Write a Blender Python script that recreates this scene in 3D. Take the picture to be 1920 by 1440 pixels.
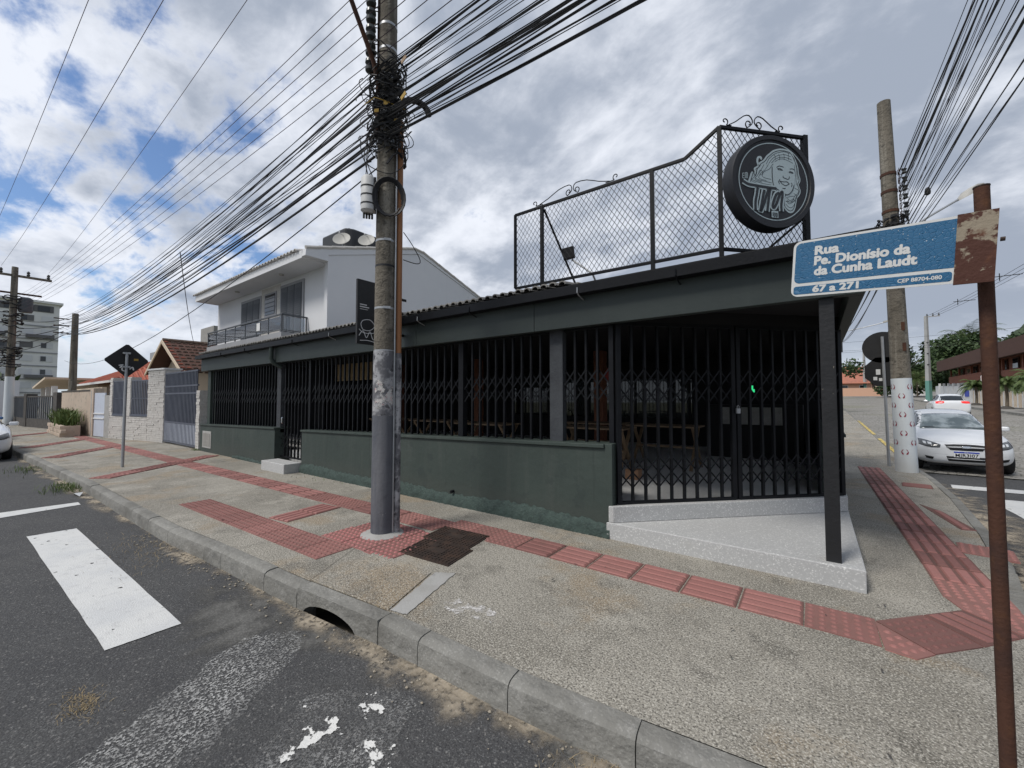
import bpy, bmesh, math, random, json
from mathutils import Vector, Matrix
from mathutils.bvhtree import BVHTree
for o in list(bpy.data.objects): bpy.data.objects.remove(o)
SC = bpy.context.scene
COL = SC.collection
R = math.radians
random.seed(11)

# ---------------------------------------------------------------- camera
cam_d = bpy.data.cameras.new('camera'); cam = bpy.data.objects.new('camera', cam_d); COL.objects.link(cam)
cam_d.sensor_width = 36.0; cam_d.lens = 766/1920*36.0
cam_d.clip_start = 0.05; cam_d.clip_end = 4000
cam.location = (0, 0, 1.55); cam.rotation_euler = (R(92.24), 0, R(36.6))
SC.camera = cam

# ---------------------------------------------------------------- sky with broken cloud
SUN_EL, SUN_DIR = R(53), (-0.35, -0.94)
W = bpy.data.worlds.new('World'); SC.world = W; W.use_nodes = True
nt = W.node_tree; nt.nodes.clear()
def N(t, **k):
    n = nt.nodes.new(t)
    for a, b in k.items(): setattr(n, a, b)
    return n
def L(a, b): nt.links.new(a, b)
def math_n(op, a, b=None, clamp=False):
    n = N('ShaderNodeMath', operation=op, use_clamp=clamp)
    for i, q in enumerate((a, b)):
        if q is None: continue
        if isinstance(q, (int, float)): n.inputs[i].default_value = q
        else: L(q, n.inputs[i])
    return n.outputs[0]
def ramp_n(f, a, b):
    n = N('ShaderNodeMapRange', interpolation_type='SMOOTHSTEP'); L(f, n.inputs[0])
    n.inputs[1].default_value = a; n.inputs[2].default_value = b; return n.outputs[0]
sky = N('ShaderNodeTexSky', sky_type='NISHITA', sun_disc=False)
sky.sun_elevation = SUN_EL; sky.sun_rotation = math.atan2(SUN_DIR[0], SUN_DIR[1])
sky.air_density = 1.0; sky.dust_density = 0.6; sky.ozone_density = 2.0
tc = N('ShaderNodeTexCoord'); sep = N('ShaderNodeSeparateXYZ'); L(tc.outputs['Generated'], sep.inputs[0])
zz = math_n('ADD', math_n('MAXIMUM', sep.outputs[2], 0.0), 0.34)
cx = math_n('DIVIDE', sep.outputs[0], zz); cy = math_n('DIVIDE', sep.outputs[1], zz)
cmb = N('ShaderNodeCombineXYZ'); L(cx, cmb.inputs[0]); L(cy, cmb.inputs[1])
def cloud_noise(scale, off, detail=7, rough=.55, dist=.3):
    mp = N('ShaderNodeMapping'); L(cmb.outputs[0], mp.inputs[0]); mp.inputs['Location'].default_value = off
    mp.inputs['Rotation'].default_value = (0, 0, R(25)); mp.inputs['Scale'].default_value = (1.0, 1.25, 1.0)
    n = N('ShaderNodeTexNoise'); L(mp.outputs[0], n.inputs['Vector'])
    n.inputs['Scale'].default_value = scale; n.inputs['Detail'].default_value = detail
    n.inputs['Roughness'].default_value = rough; n.inputs['Distortion'].default_value = dist
    return n.outputs['Fac']
n_big = cloud_noise(0.8, (3.1, 1.7, 0), 4, .5)
n_mid = cloud_noise(4.3, (7.3, 2.2, 0), 9, .58, .25)
n_fine = cloud_noise(9.0, (1.3, 9.2, 0), 6, .6)
# the deck closes towards the east (+X), it is broken in the west
east = math_n('MULTIPLY', math_n('ADD', math_n('MULTIPLY', sep.outputs[0], 0.80), math_n('MULTIPLY', sep.outputs[1], 0.25)), 0.25)
dens = math_n('ADD', math_n('ADD', math_n('MULTIPLY', n_mid, 0.62), math_n('MULTIPLY', n_big, 0.30)), math_n('MULTIPLY', n_fine, 0.26))
dens = math_n('ADD', dens, east)
dens = math_n('ADD', dens, math_n('MULTIPLY', ramp_n(sep.outputs[2], 0.30, 0.02), 0.07))
mask = ramp_n(dens, 0.30, 0.43)
thick = ramp_n(math_n('ADD', math_n('MULTIPLY', dens, 0.55), math_n('MULTIPLY', cloud_noise(2.1, (4.4, 6.1, 0), 8, .55), 0.62)), 0.48, 0.70)
cmix = N('ShaderNodeMix', data_type='RGBA'); L(thick, cmix.inputs[0])
cmix.inputs[6].default_value = (5.9, 6.15, 6.7, 1); cmix.inputs[7].default_value = (2.5, 2.85, 3.5, 1)
hz = N('ShaderNodeMix', data_type='RGBA'); L(ramp_n(sep.outputs[2], 0.16, 0.0), hz.inputs[0])
L(cmix.outputs[2], hz.inputs[6]); hz.inputs[7].default_value = (4.3, 4.75, 5.3, 1)
smix = N('ShaderNodeMix', data_type='RGBA'); L(mask, smix.inputs[0]); skd = N('ShaderNodeMix', data_type='RGBA', blend_type='MULTIPLY'); skd.inputs[0].default_value = 1; L(sky.outputs[0], skd.inputs[6]); skd.inputs[7].default_value = (.74,.82,.93,1); L(skd.outputs[2], smix.inputs[6]); L(hz.outputs[2], smix.inputs[7])
bg = N('ShaderNodeBackground'); L(smix.outputs[2], bg.inputs[0]); bg.inputs[1].default_value = 0.1
wo = N('ShaderNodeOutputWorld'); L(bg.outputs[0], wo.inputs[0])

# ---------------------------------------------------------------- sun behind thin cloud
sl = bpy.data.lights.new('sun', 'SUN'); so = bpy.data.objects.new('sun', sl); COL.objects.link(so)
sl.energy = 1.8; sl.angle = R(16); sl.color = (1.0, .96, .9)
sd = Vector((SUN_DIR[0]*math.cos(SUN_EL), SUN_DIR[1]*math.cos(SUN_EL), math.sin(SUN_EL)))
so.rotation_euler = sd.to_track_quat('Z', 'Y').to_euler(); so.location = (0, 0, 30)

SC.view_settings.view_transform = 'Standard'; SC.view_settings.look = 'None'
SC.view_settings.gamma = 1; SC.view_settings.exposure = 0.58; SC.view_settings.use_curve_mapping = False
SC.cycles.max_bounces = 8; SC.cycles.transparent_max_bounces = 12

# ---------------------------------------------------------------- mesh helpers
class MB:
    def __init__(s): s.v = []; s.f = []
    def add(s, vs, fs):
        o = len(s.v); s.v += [tuple(v) for v in vs]; s.f += [tuple(i+o for i in f) for f in fs]; return s
    def box(s, x0, x1, y0, y1, z0, z1):
        return s.add([(x0,y0,z0),(x1,y0,z0),(x1,y1,z0),(x0,y1,z0),(x0,y0,z1),(x1,y0,z1),(x1,y1,z1),(x0,y1,z1)],
                     [(3,2,1,0),(4,5,6,7),(0,1,5,4),(1,2,6,5),(2,3,7,6),(3,0,4,7)])
    def obox(s, c, ax, ay, az):
        c = Vector(c); ax, ay, az = Vector(ax), Vector(ay), Vector(az)
        vs = [c+i*ax+j*ay+k*az for k in (-1,1) for j in (-1,1) for i in (-1,1)]
        return s.add(vs, [(2,3,1,0),(4,5,7,6),(0,1,5,4),(1,3,7,5),(3,2,6,7),(2,0,4,6)])
    def bar(s, p, q, w, h, up=(0,0,1)):
        p, q = Vector(p), Vector(q); d = q-p; l = d.length; d.normalize()
        side = d.cross(Vector(up))
        if side.length < 1e-4: side = d.cross(Vector((1,0,0)))
        side.normalize(); u = side.cross(d)
        return s.obox((p+q)/2, d*l/2, side*w/2, u*h/2)
    def tube(s, pts, r, n=8, cap=True):
        pts = [Vector(p) for p in pts]; k = len(pts)
        rs = r if isinstance(r, (list, tuple)) else [r]*k
        vs = []; prev = None
        for i, p in enumerate(pts):
            t = (pts[min(i+1,k-1)]-pts[max(i-1,0)]).normalized()
            if prev is None:
                ref = Vector((0,0,1)) if abs(t.z) < .9 else Vector((1,0,0))
                a = t.cross(ref).normalized()
            else:
                a = prev - t*prev.dot(t)
                a = a.normalized() if a.length > 1e-6 else t.cross(Vector((0,0,1))).normalized()
            prev = a; b = t.cross(a)
            vs += [p + (a*math.cos(2*math.pi*j/n)+b*math.sin(2*math.pi*j/n))*rs[i] for j in range(n)]
        fs = [(i*n+j, i*n+(j+1)%n, (i+1)*n+(j+1)%n, (i+1)*n+j) for i in range(k-1) for j in range(n)]
        if cap: fs += [tuple(range(n-1,-1,-1)), tuple((k-1)*n+j for j in range(n))]
        return s.add(vs, fs)
    def ext(s, poly, o, u, v, w, t0, t1):
        """extrude a 2D polygon (in u,v from o) along w between t0 and t1"""
        o, u, v, w = Vector(o), Vector(u), Vector(v), Vector(w); n = len(poly)
        a = [o+u*p[0]+v*p[1]+w*t0 for p in poly]; b = [o+u*p[0]+v*p[1]+w*t1 for p in poly]
        return s.add(a+b, [tuple(range(n-1,-1,-1)), tuple(range(n,2*n))]+[(i,(i+1)%n,n+(i+1)%n,n+i) for i in range(n)])
    def xz(s, poly, y0, y1): return s.ext(poly, (0,0,0), (1,0,0), (0,0,1), (0,1,0), y0, y1)
    def yz(s, poly, x0, x1): return s.ext(poly, (0,0,0), (0,1,0), (0,0,1), (1,0,0), x0, x1)
    def xy(s, poly, z0, z1): return s.ext(poly, (0,0,0), (1,0,0), (0,1,0), (0,0,1), z0, z1)
    def grid(s, fn, nu, nv):
        vs = [fn(i/nu, j/nv) for j in range(nv+1) for i in range(nu+1)]
        return s.add(vs, [(j*(nu+1)+i, j*(nu+1)+i+1, (j+1)*(nu+1)+i+1, (j+1)*(nu+1)+i) for j in range(nv) for i in range(nu)])
    def lathe(s, prof, c=(0,0,0), u=(1,0,0), v=(0,1,0), w=(0,0,1), n=16):
        """prof: list of (radius, along w)"""
        c, u, v, w = Vector(c), Vector(u), Vector(v), Vector(w); vs = []
        for r, h in prof: vs += [c+w*h+(u*math.cos(2*math.pi*j/n)+v*math.sin(2*math.pi*j/n))*r for j in range(n)]
        k = len(prof)
        fs = [(i*n+j, i*n+(j+1)%n, (i+1)*n+(j+1)%n, (i+1)*n+j) for i in range(k-1) for j in range(n)]
        fs += [tuple(range(n-1,-1,-1)), tuple((k-1)*n+j for j in range(n))]
        return s.add(vs, fs)
    def ribbon(s, pts, wd, o, u, v, w, h0, h1):
        """stroke of width wd along 2D points in plane (o,u,v), h0..h1 along w"""
        P = [Vector((p[0],p[1])) for p in smooth2(pts)]; k = len(P); a = []; b = []
        for i in range(k):
            t = (P[min(i+1,k-1)]-P[max(i-1,0)])
            if t.length < 1e-9: t = Vector((1,0))
            t.normalize(); nn = Vector((-t.y,t.x))*wd/2
            a.append(P[i]+nn); b.append(P[i]-nn)
        o, u, v, w = Vector(o), Vector(u), Vector(v), Vector(w)
        top = [o+u*q.x+v*q.y+w*h1 for q in a]+[o+u*q.x+v*q.y+w*h1 for q in b]
        bot = [p+w*(h0-h1) for p in top]
        fs = []
        for i in range(k-1):
            fs += [(i,k+i,k+i+1,i+1), (2*k+i,i,i+1,2*k+i+1), (k+i,3*k+i,3*k+i+1,k+i+1)]
        return s.add(top+bot, fs)
def smooth2(pts, m=5):
    P = [Vector((p[0],p[1])) for p in pts]
    if len(P) < 3: return P
    out = []
    for i in range(len(P)-1):
        p0, p1, p2, p3 = P[max(i-1,0)], P[i], P[i+1], P[min(i+2,len(P)-1)]
        for j in range(m):
            t = j/m
            out.append(.5*((2*p1)+(p2-p0)*t+(2*p0-5*p1+4*p2-p3)*t*t+(3*p1-p0-3*p2+p3)*t**3))
    out.append(P[-1]); return out

ORG = {}
def thing(name, label, cat, loc=(0,0,0), rotz=0, group=None, local=False):
    o = bpy.data.objects.new(name, None); COL.objects.link(o); o.empty_display_size = .2
    o.location = loc; o.rotation_euler = (0,0,rotz); ORG[o] = Vector((0,0,0)) if local else Vector(loc)
    o['label'] = label; o['category'] = cat
    if group: o['group'] = group
    return o
def mesh_of(name, mb, m, org, smooth=False):
    me = bpy.data.meshes.new(name); me.from_pydata([Vector(v)-org for v in mb.v], [], mb.f)
    bm = bmesh.new(); bm.from_mesh(me); bmesh.ops.recalc_face_normals(bm, faces=bm.faces); bm.to_mesh(me); bm.free()
    if m: me.materials.append(MATS[m] if isinstance(m, str) else m)
    if smooth:
        me.polygons.foreach_set('use_smooth', [True]*len(me.polygons)); me.set_sharp_from_angle(angle=R(smooth if smooth is not True else 40))
    me.update(); return me
def part(name, mb, m, parent=None, smooth=False, bev=0, kind=None, label=None):
    """mb is in world coordinates (or thing-local for a local thing)"""
    if parent is None:
        xs = [v[0] for v in mb.v]; ys = [v[1] for v in mb.v]; zs = [v[2] for v in mb.v]
        org = Vector(((min(xs)+max(xs))/2, (min(ys)+max(ys))/2, min(zs)))
    else: org = ORG[parent]
    me = mesh_of(name, mb, m, org, smooth)
    o = bpy.data.objects.new(name, me); COL.objects.link(o)
    if parent is None: o.location = org; ORG[o] = org
    else: o.parent = parent; ORG[o] = org
    if bev:
        b = o.modifiers.new('bevel', 'BEVEL'); b.width = bev; b.segments = 2; b.limit_method = 'ANGLE'; b.harden_normals = False
    if kind: o['kind'] = kind
    if label: o['label'] = label
    return o
def single(name, mb, m, label, cat, group=None, **k):
    o = part(name, mb, m, None, **k); o['label'] = label; o['category'] = cat
    if group: o['group'] = group
    return o
def inst(name, me, parent, loc, rotz=0, rot=None, scale=None):
    o = bpy.data.objects.new(name, me); COL.objects.link(o)
    if parent is not None: o.parent = parent; o.location = Vector(loc)-ORG[parent]
    else: o.location = loc
    o.rotation_euler = rot if rot else (0,0,rotz)
    if scale: o.scale = scale
    return o
def dup(root, loc, rotz, label, group=None):
    r = root.copy(); COL.objects.link(r); r.location = loc; r.rotation_euler = (0,0,rotz); r['label'] = label
    if group: r['group'] = group
    ORG[r] = Vector((0,0,0))
    for ch in list(root.children):
        c = ch.copy(); COL.objects.link(c); c.parent = r
        for g in list(ch.children):
            d = g.copy(); COL.objects.link(d); d.parent = c
    return r
def struct(name, mb, m, **k):
    o = part(name, mb, m, None, **k); o['kind'] = 'structure'; return o
def text_mesh(txt, size, bold=0.0, ext=.001, align='LEFT', spacing=1.0):
    c = bpy.data.curves.new('txt', 'FONT'); c.body = txt; c.size = size; c.extrude = ext; c.offset = bold
    c.align_x = align; c.space_character = spacing; c.resolution_u = 4
    o = bpy.data.objects.new('txt', c); COL.objects.link(o)
    dg = bpy.context.evaluated_depsgraph_get(); ev = o.evaluated_get(dg)
    me = bpy.data.meshes.new_from_object(ev); bpy.data.objects.remove(o); bpy.data.curves.remove(c)
    mb = MB(); mb.v = [tuple(v.co) for v in me.vertices]; mb.f = [tuple(p.vertices) for p in me.polygons]
    bpy.data.meshes.remove(me); return mb
def place(mb, o, u, v, w):
    o, u, v, w = Vector(o), Vector(u), Vector(v), Vector(w)
    mb.v = [tuple(o+u*p[0]+v*p[1]+w*p[2]) for p in mb.v]; return mb

# ---------------------------------------------------------------- procedural materials
MATS = {}
def mat(name, base, rough=.85, layers=(), bump=None, metal=0.0, spec=.4, rnd=0.0, alpha=None, emit=None, coat=0, rlayer=None):
    m = bpy.data.materials.new(name); m.use_nodes = True; t = m.node_tree; t.nodes.clear()
    def nn(k, **kw):
        n = t.nodes.new(k)
        for a, b in kw.items(): setattr(n, a, b)
        return n
    lk = t.links.new
    geo = nn('ShaderNodeNewGeometry'); out = nn('ShaderNodeOutputMaterial'); bs = nn('ShaderNodeBsdfPrincipled')
    bs.inputs['Roughness'].default_value = rough; bs.inputs['Metallic'].default_value = metal
    bs.inputs['Specular IOR Level'].default_value = spec; bs.inputs['Coat Weight'].default_value = coat
    bs.inputs['Coat Roughness'].default_value = .06
    def fac(kind, scale, lo, hi):
        vec = geo.outputs['Position']
        if kind in ('streak', 'hstreak', 'ystreak'):
            mp = nn('ShaderNodeMapping'); lk(vec, mp.inputs[0])
            mp.inputs['Scale'].default_value = {'streak': (1,1,.07), 'hstreak': (.1,.1,1), 'ystreak': (1,.1,1)}[kind]; vec = mp.outputs[0]
        if kind == 'vor':
            v = nn('ShaderNodeTexVoronoi'); lk(vec, v.inputs['Vector']); v.inputs['Scale'].default_value = scale
            s = nn('ShaderNodeSeparateColor'); lk(v.outputs['Color'], s.inputs[0]); f = s.outputs[0]
        elif kind == 'edge':
            v = nn('ShaderNodeTexVoronoi', feature='DISTANCE_TO_EDGE'); lk(vec, v.inputs['Vector']); v.inputs['Scale'].default_value = scale; f = v.outputs['Distance']
        elif kind == 'attr':
            at_ = nn('ShaderNodeAttribute', attribute_name='fade'); f = at_.outputs['Fac']
        elif kind == 'z':
            s = nn('ShaderNodeSeparateXYZ'); lk(vec, s.inputs[0]); f = s.outputs[2]
        else:
            v = nn('ShaderNodeTexNoise'); lk(vec, v.inputs['Vector']); v.inputs['Scale'].default_value = scale
            v.inputs['Detail'].default_value = 6; v.inputs['Roughness'].default_value = .6; f = v.outputs['Fac']
        mr = nn('ShaderNodeMapRange', interpolation_type='SMOOTHSTEP'); lk(f, mr.inputs[0])
        mr.inputs[1].default_value = lo; mr.inputs[2].default_value = hi; return mr.outputs[0]
    rgb = nn('ShaderNodeRGB'); rgb.outputs[0].default_value = (*base, 1); cur = rgb.outputs[0]
    for (kind, scale, lo, hi, col, st) in layers:
        f = fac(kind, scale, lo, hi); mx = nn('ShaderNodeMix', data_type='RGBA')
        ml = nn('ShaderNodeMath', operation='MULTIPLY'); lk(f, ml.inputs[0]); ml.inputs[1].default_value = st
        lk(ml.outputs[0], mx.inputs[0]); lk(cur, mx.inputs[6]); mx.inputs[7].default_value = (*col, 1); cur = mx.outputs[2]
    if rnd:
        oi = nn('ShaderNodeObjectInfo'); hs = nn('ShaderNodeHueSaturation'); lk(cur, hs.inputs['Color'])
        mr = nn('ShaderNodeMapRange'); lk(oi.outputs['Random'], mr.inputs[0]); mr.inputs[3].default_value = 1-rnd; mr.inputs[4].default_value = 1+rnd
        lk(mr.outputs[0], hs.inputs['Value']); cur = hs.outputs[0]
    lk(cur, bs.inputs['Base Color'])
    if bump:
        acc = None
        for (kind, scale, st) in (bump if isinstance(bump, list) else [bump]):
            if kind == 'vord':
                v = nn('ShaderNodeTexVoronoi'); lk(geo.outputs['Position'], v.inputs['Vector']); v.inputs['Scale'].default_value = scale; f = v.outputs['Distance']
            elif kind == 'edge':
                f = fac('edge', scale, 0, .08)
            else:
                v = nn('ShaderNodeTexNoise'); lk(geo.outputs['Position'], v.inputs['Vector']); v.inputs['Scale'].default_value = scale; v.inputs['Detail'].default_value = 5; f = v.outputs['Fac']
            b = nn('ShaderNodeBump'); b.inputs['Strength'].default_value = st; b.inputs['Distance'].default_value = .6/scale
            lk(f, b.inputs['Height'])
            if acc: lk(acc, b.inputs['Normal'])
            acc = b.outputs[0]
        lk(acc, bs.inputs['Normal'])
    if rlayer:
        kind, scale, lo, hi, r2 = rlayer; f = fac(kind, scale, lo, hi); mr = nn('ShaderNodeMapRange'); lk(f, mr.inputs[0])
        mr.inputs[3].default_value = rough; mr.inputs[4].default_value = r2; lk(mr.outputs[0], bs.inputs['Roughness'])
    if emit:
        bs.inputs['Emission Color'].default_value = (*emit[0], 1); bs.inputs['Emission Strength'].default_value = emit[1]
    sh = bs.outputs[0]
    if alpha:   # list of masks multiplied together: where 0 the surface is worn away
        acc = None
        for (kind, scale, lo, hi) in alpha:
            f = fac(kind, scale, lo, hi)
            if acc is None: acc = f
            else:
                ml = nn('ShaderNodeMath', operation='MULTIPLY'); lk(acc, ml.inputs[0]); lk(f, ml.inputs[1]); acc = ml.outputs[0]
        tr = nn('ShaderNodeBsdfTransparent'); mx = nn('ShaderNodeMixShader'); lk(acc, mx.inputs[0]); lk(tr.outputs[0], mx.inputs[1]); lk(sh, mx.inputs[2]); sh = mx.outputs[0]
    lk(sh, out.inputs[0]); MATS[name] = m; return m
def glass(name, tint, refl=.25, rough=.03):
    m = bpy.data.materials.new(name); m.use_nodes = True; t = m.node_tree; t.nodes.clear()
    tr = t.nodes.new('ShaderNodeBsdfTransparent'); tr.inputs[0].default_value = (*tint, 1)
    gl = t.nodes.new('ShaderNodeBsdfGlossy'); gl.inputs['Roughness'].default_value = rough
    fr = t.nodes.new('ShaderNodeFresnel'); fr.inputs[0].default_value = 1.5
    ad = t.nodes.new('ShaderNodeMath'); ad.operation = 'ADD'; ad.use_clamp = True; ad.inputs[1].default_value = refl; t.links.new(fr.outputs[0], ad.inputs[0])
    mx = t.nodes.new('ShaderNodeMixShader'); t.links.new(ad.outputs[0], mx.inputs[0]); t.links.new(tr.outputs[0], mx.inputs[1]); t.links.new(gl.outputs[0], mx.inputs[2])
    o = t.nodes.new('ShaderNodeOutputMaterial'); t.links.new(mx.outputs[0], o.inputs[0]); MATS[name] = m

mat('asphalt', (.112,.113,.115), .9, [('noise',.35,.35,.7,(.145,.145,.14),.8), ('noise',2.2,.45,.7,(.082,.083,.086),.75), ('noise',80,.48,.38,(.028,.028,.03),.8), ('noise',100,.53,.64,(.23,.227,.22),.7),
    ('vor',120,.55,.8,(.105,.103,.1),.75), ('vor',90,.94,.97,(.30,.29,.275),.8), ('vor',160,.0,.25,(.02,.02,.022),.6)], [('noise',90,.5),('vord',95,.5)])
mat('cobble', (.27,.255,.23), .9, [('noise',.3,.35,.7,(.2,.19,.17),.7), ('vor',5.5,.3,.8,(.34,.325,.3),.6), ('edge',5.5,.06,.0,(.12,.12,.09),.8), ('noise',.15,.5,.65,(.2,.2,.12),.5)], [('edge',5.5,.6)])
mat('sidewalk', (.305,.284,.242), .92, [('noise',.45,.38,.6,(.19,.175,.145),.85), ('noise',1.3,.5,.66,(.37,.345,.295),.7), ('noise',.8,.52,.64,(.27,.20,.12),.7), ('noise',2.2,.54,.66,(.13,.12,.1),.7), ('ystreak',3,.56,.7,(.14,.13,.11),.5),
    ('noise',75,.50,.40,(.07,.064,.054),.85), ('noise',95,.52,.62,(.56,.53,.465),.75), ('vor',110,.9,.97,(.55,.52,.45),.5), ('noise',4.2,.70,.73,(.11,.1,.085),.45), ('noise',6,.62,.8,(.13,.125,.11),.5)], [('vord',120,.5),('noise',9,.25)])
mat('concrete', (.33,.32,.295), .9, [('noise',1.3,.4,.7,(.24,.23,.21),.8), ('noise',8,.5,.75,(.42,.41,.38),.5), ('noise',3.1,.6,.75,(.14,.135,.12),.5), ('vor',120,.0,.3,(.2,.19,.18),.5)], [('noise',60,.35),('noise',8,.3)])
mat('kerbstone', (.29,.283,.26), .92, [('noise',1.7,.38,.68,(.15,.145,.13),.85), ('noise',9,.5,.75,(.36,.35,.33),.55), ('noise',4,.6,.78,(.10,.095,.08),.6), ('vor',110,.0,.3,(.15,.145,.13),.5)], [('noise',50,.45),('noise',7,.5)], rnd=.1)
mat('cement_patch', (.36,.355,.34), .9, [('noise',5,.4,.7,(.28,.27,.25),.7)], [('noise',60,.3)])
mat('ground_far', (.12,.125,.07), .95, [('noise',.05,.4,.65,(.16,.15,.1),.7), ('noise',.6,.4,.7,(.08,.1,.045),.6)])
mat('dirt', (.33,.285,.22), .95, [('noise',6,.4,.7,(.22,.19,.15),.7), ('vor',120,.5,.9,(.42,.38,.31),.5)], [('noise',60,.4)])
mat('sand', (.37,.315,.24), .95, [('noise',9,.4,.7,(.24,.205,.16),.7), ('vor',120,.6,.9,(.45,.4,.33),.4)], [('noise',60,.3)], alpha=[('attr',1,.05,.6),('noise',2.6,.36,.6),('noise',26,.28,.55)])
mat('void_dirt', (.05,.045,.035), .95)
mat('tactile_base_shade', (.235,.115,.10), .9, [('noise',3,.4,.7,(.18,.10,.085),.7)], rnd=.15)  # darker tile red, shade between the dots put into the colour
mat('tactile_groove_shade', (.13,.07,.06), .9, [('noise',3,.4,.7,(.2,.09,.075),.7)], rnd=.15)  # darkest tile red, painted shade for the gaps between bars
mat('tactile', (.31,.145,.13), .85, [('noise',1.3,.35,.7,(.27,.135,.12),.7), ('noise',7,.5,.75,(.19,.115,.10),.65), ('noise',.6,.5,.7,(.36,.19,.17),.6), ('vor',130,.0,.2,(.2,.08,.07),.4)], [('noise',80,.25)], rnd=.26)
mat('tactile_new', (.40,.15,.145), .8, [('noise',3,.35,.7,(.35,.17,.16),.6), ('noise',9,.5,.72,(.24,.14,.125),.6)], [('noise',80,.2)], rnd=.1)
mat('road_paint', (.60,.60,.585), .75, [('noise',2.2,.4,.7,(.50,.51,.52),.6), ('noise',14,.5,.75,(.42,.42,.42),.55)], [('vord',95,.35)], alpha=[('vor',34,.003,.007),('noise',30,.25,.33)])
mat('road_paint_worn', (.40,.396,.385), .8, [('noise',8,.4,.7,(.5,.5,.48),.6)], [('vord',95,.4)], alpha=[('noise',1.7,.30,.72),('noise',75,.46,.64)])
mat('road_paint_flake', (.70,.69,.66), .8, [('noise',8,.4,.7,(.6,.6,.58),.6)], [('noise',60,.4)], alpha=[('noise',6,.58,.60)])
mat('yellow_paint', (.55,.42,.12), .85, [('noise',3,.4,.7,(.45,.36,.16),.7)], alpha=[('noise',4,.36,.46)])
mat('chalk', (.62,.60,.58), .95, alpha=[('noise',9,.45,.6),('noise',60,.35,.55)])
mat('iron', (.045,.033,.028), .7, [('noise',8,.4,.7,(.09,.055,.04),.7)], [('noise',60,.4)], metal=.3)
mat('green_wall', (.036,.05,.044), .62, [('noise',.9,.35,.7,(.046,.062,.054),.8), ('streak',5,.5,.72,(.064,.076,.068),.6), ('streak',14,.6,.75,(.025,.034,.031),.6), ('noise',2.3,.58,.64,(.03,.042,.039),.6), ('noise',7,.6,.8,(.028,.038,.034),.5), ('noise',26,.70,.74,(.11,.115,.105),.5), ('z',1,.45,.16,(.058,.062,.054),.35)], [('noise',12,.12),('noise',90,.08)])
mat('green_rough', (.045,.068,.06), .85, [('noise',12,.4,.7,(.028,.042,.038),.8), ('noise',40,.5,.75,(.08,.105,.092),.6)], [('noise',35,.8)])
mat('fascia', (.026,.036,.034), .55, [('noise',.8,.35,.7,(.036,.047,.044),.8), ('streak',3,.55,.75,(.045,.055,.052),.4)], [('noise',20,.06)])
mat('black_metal', (.005,.0057,.0075), .5, [('noise',5,.4,.7,(.009,.010,.013),.7), ('noise',18,.64,.75,(.018,.017,.016),.5)], [('noise',40,.12)], spec=.22)
mat('black_post', (.011,.0115,.013), .5, [('noise',4,.4,.7,(.02,.02,.022),.7), ('noise',9,.69,.71,(.3,.27,.22),.8)], [('noise',30,.15)], spec=.45)
mat('pilaster', (.045,.05,.056), .7, [('noise',6,.4,.7,(.028,.03,.036),.8)], [('noise',30,.25)])
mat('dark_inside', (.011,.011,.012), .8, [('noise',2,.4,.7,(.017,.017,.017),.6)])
mat('floor_inside', (.66,.66,.65), .35, [('noise',1.5,.4,.7,(.58,.58,.57),.7), ('vor',120,.7,.9,(.42,.42,.4),.4)])
mat('terrazzo', (.62,.62,.605), .6, [('noise',1.1,.35,.7,(.54,.54,.53),.7), ('vor',75,.6,.8,(.74,.74,.72),.5), ('vor',110,.0,.22,(.28,.28,.28),.6), ('noise',3,.62,.78,(.42,.415,.39),.5)], [('noise',70,.1)])
mat('wood_table', (.22,.15,.09), .6, [('ystreak',9,.35,.7,(.15,.10,.06),.8)])
mat('wood_pale', (.42,.30,.16), .6, [('streak',9,.35,.7,(.33,.23,.12),.7)])
mat('brick_post', (.20,.075,.04), .75, [('noise',9,.4,.7,(.14,.05,.03),.7)])
mat('white_wall', (.66,.665,.68), .85, [('noise',.5,.35,.7,(.60,.61,.63),.7), ('streak',1.6,.55,.8,(.56,.565,.58),.5)], [('noise',40,.06)])
mat('white_trim', (.66,.66,.65), .8, [('noise',2,.4,.7,(.56,.56,.55),.6)])
mat('stone_white', (.56,.54,.51), .9, [('vor',14,.2,.8,(.46,.44,.41),.7), ('hstreak',22,.4,.7,(.64,.62,.59),.5)], [('noise',25,.6)], rnd=.12)
mat('roof_tile_grey', (.30,.285,.26), .9, [('noise',2.2,.35,.7,(.19,.18,.165),.8), ('noise',9,.5,.75,(.42,.40,.37),.6), ('noise',5,.62,.75,(.1,.1,.085),.6)], [('noise',40,.3)], rnd=.12)
mat('roof_tile_pale', (.55,.53,.5), .9, [('noise',3,.35,.7,(.38,.36,.33),.7)], [('noise',40,.3)], rnd=.1)
mat('roof_tile_old', (.13,.092,.072), .92, [('noise',3,.35,.7,(.1,.075,.06),.8), ('noise',11,.55,.72,(.3,.25,.2),.7), ('noise',6,.62,.75,(.05,.05,.042),.7)], [('noise',40,.5)], rnd=.3)
mat('roof_tile_red', (.42,.13,.085), .85, [('noise',3,.35,.7,(.33,.11,.08),.7), ('noise',1.2,.58,.72,(.2,.1,.08),.6)], [('noise',30,.3)], rnd=.14)
mat('roof_tile_far', (.42,.16,.10), .9, [('noise',.6,.35,.7,(.33,.14,.1),.7), ('ystreak',3,.4,.7,(.26,.11,.08),.5)])
mat('grey_shutter', (.075,.083,.095), .6, [('noise',3,.4,.7,(.1,.11,.12),.5)])
mat('grey_slab', (.30,.305,.32), .85, [('noise',1,.4,.7,(.25,.255,.27),.7)])
mat('blue_grey_gate', (.085,.095,.125), .5, [('noise',3,.4,.7,(.12,.13,.16),.6)])
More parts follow.
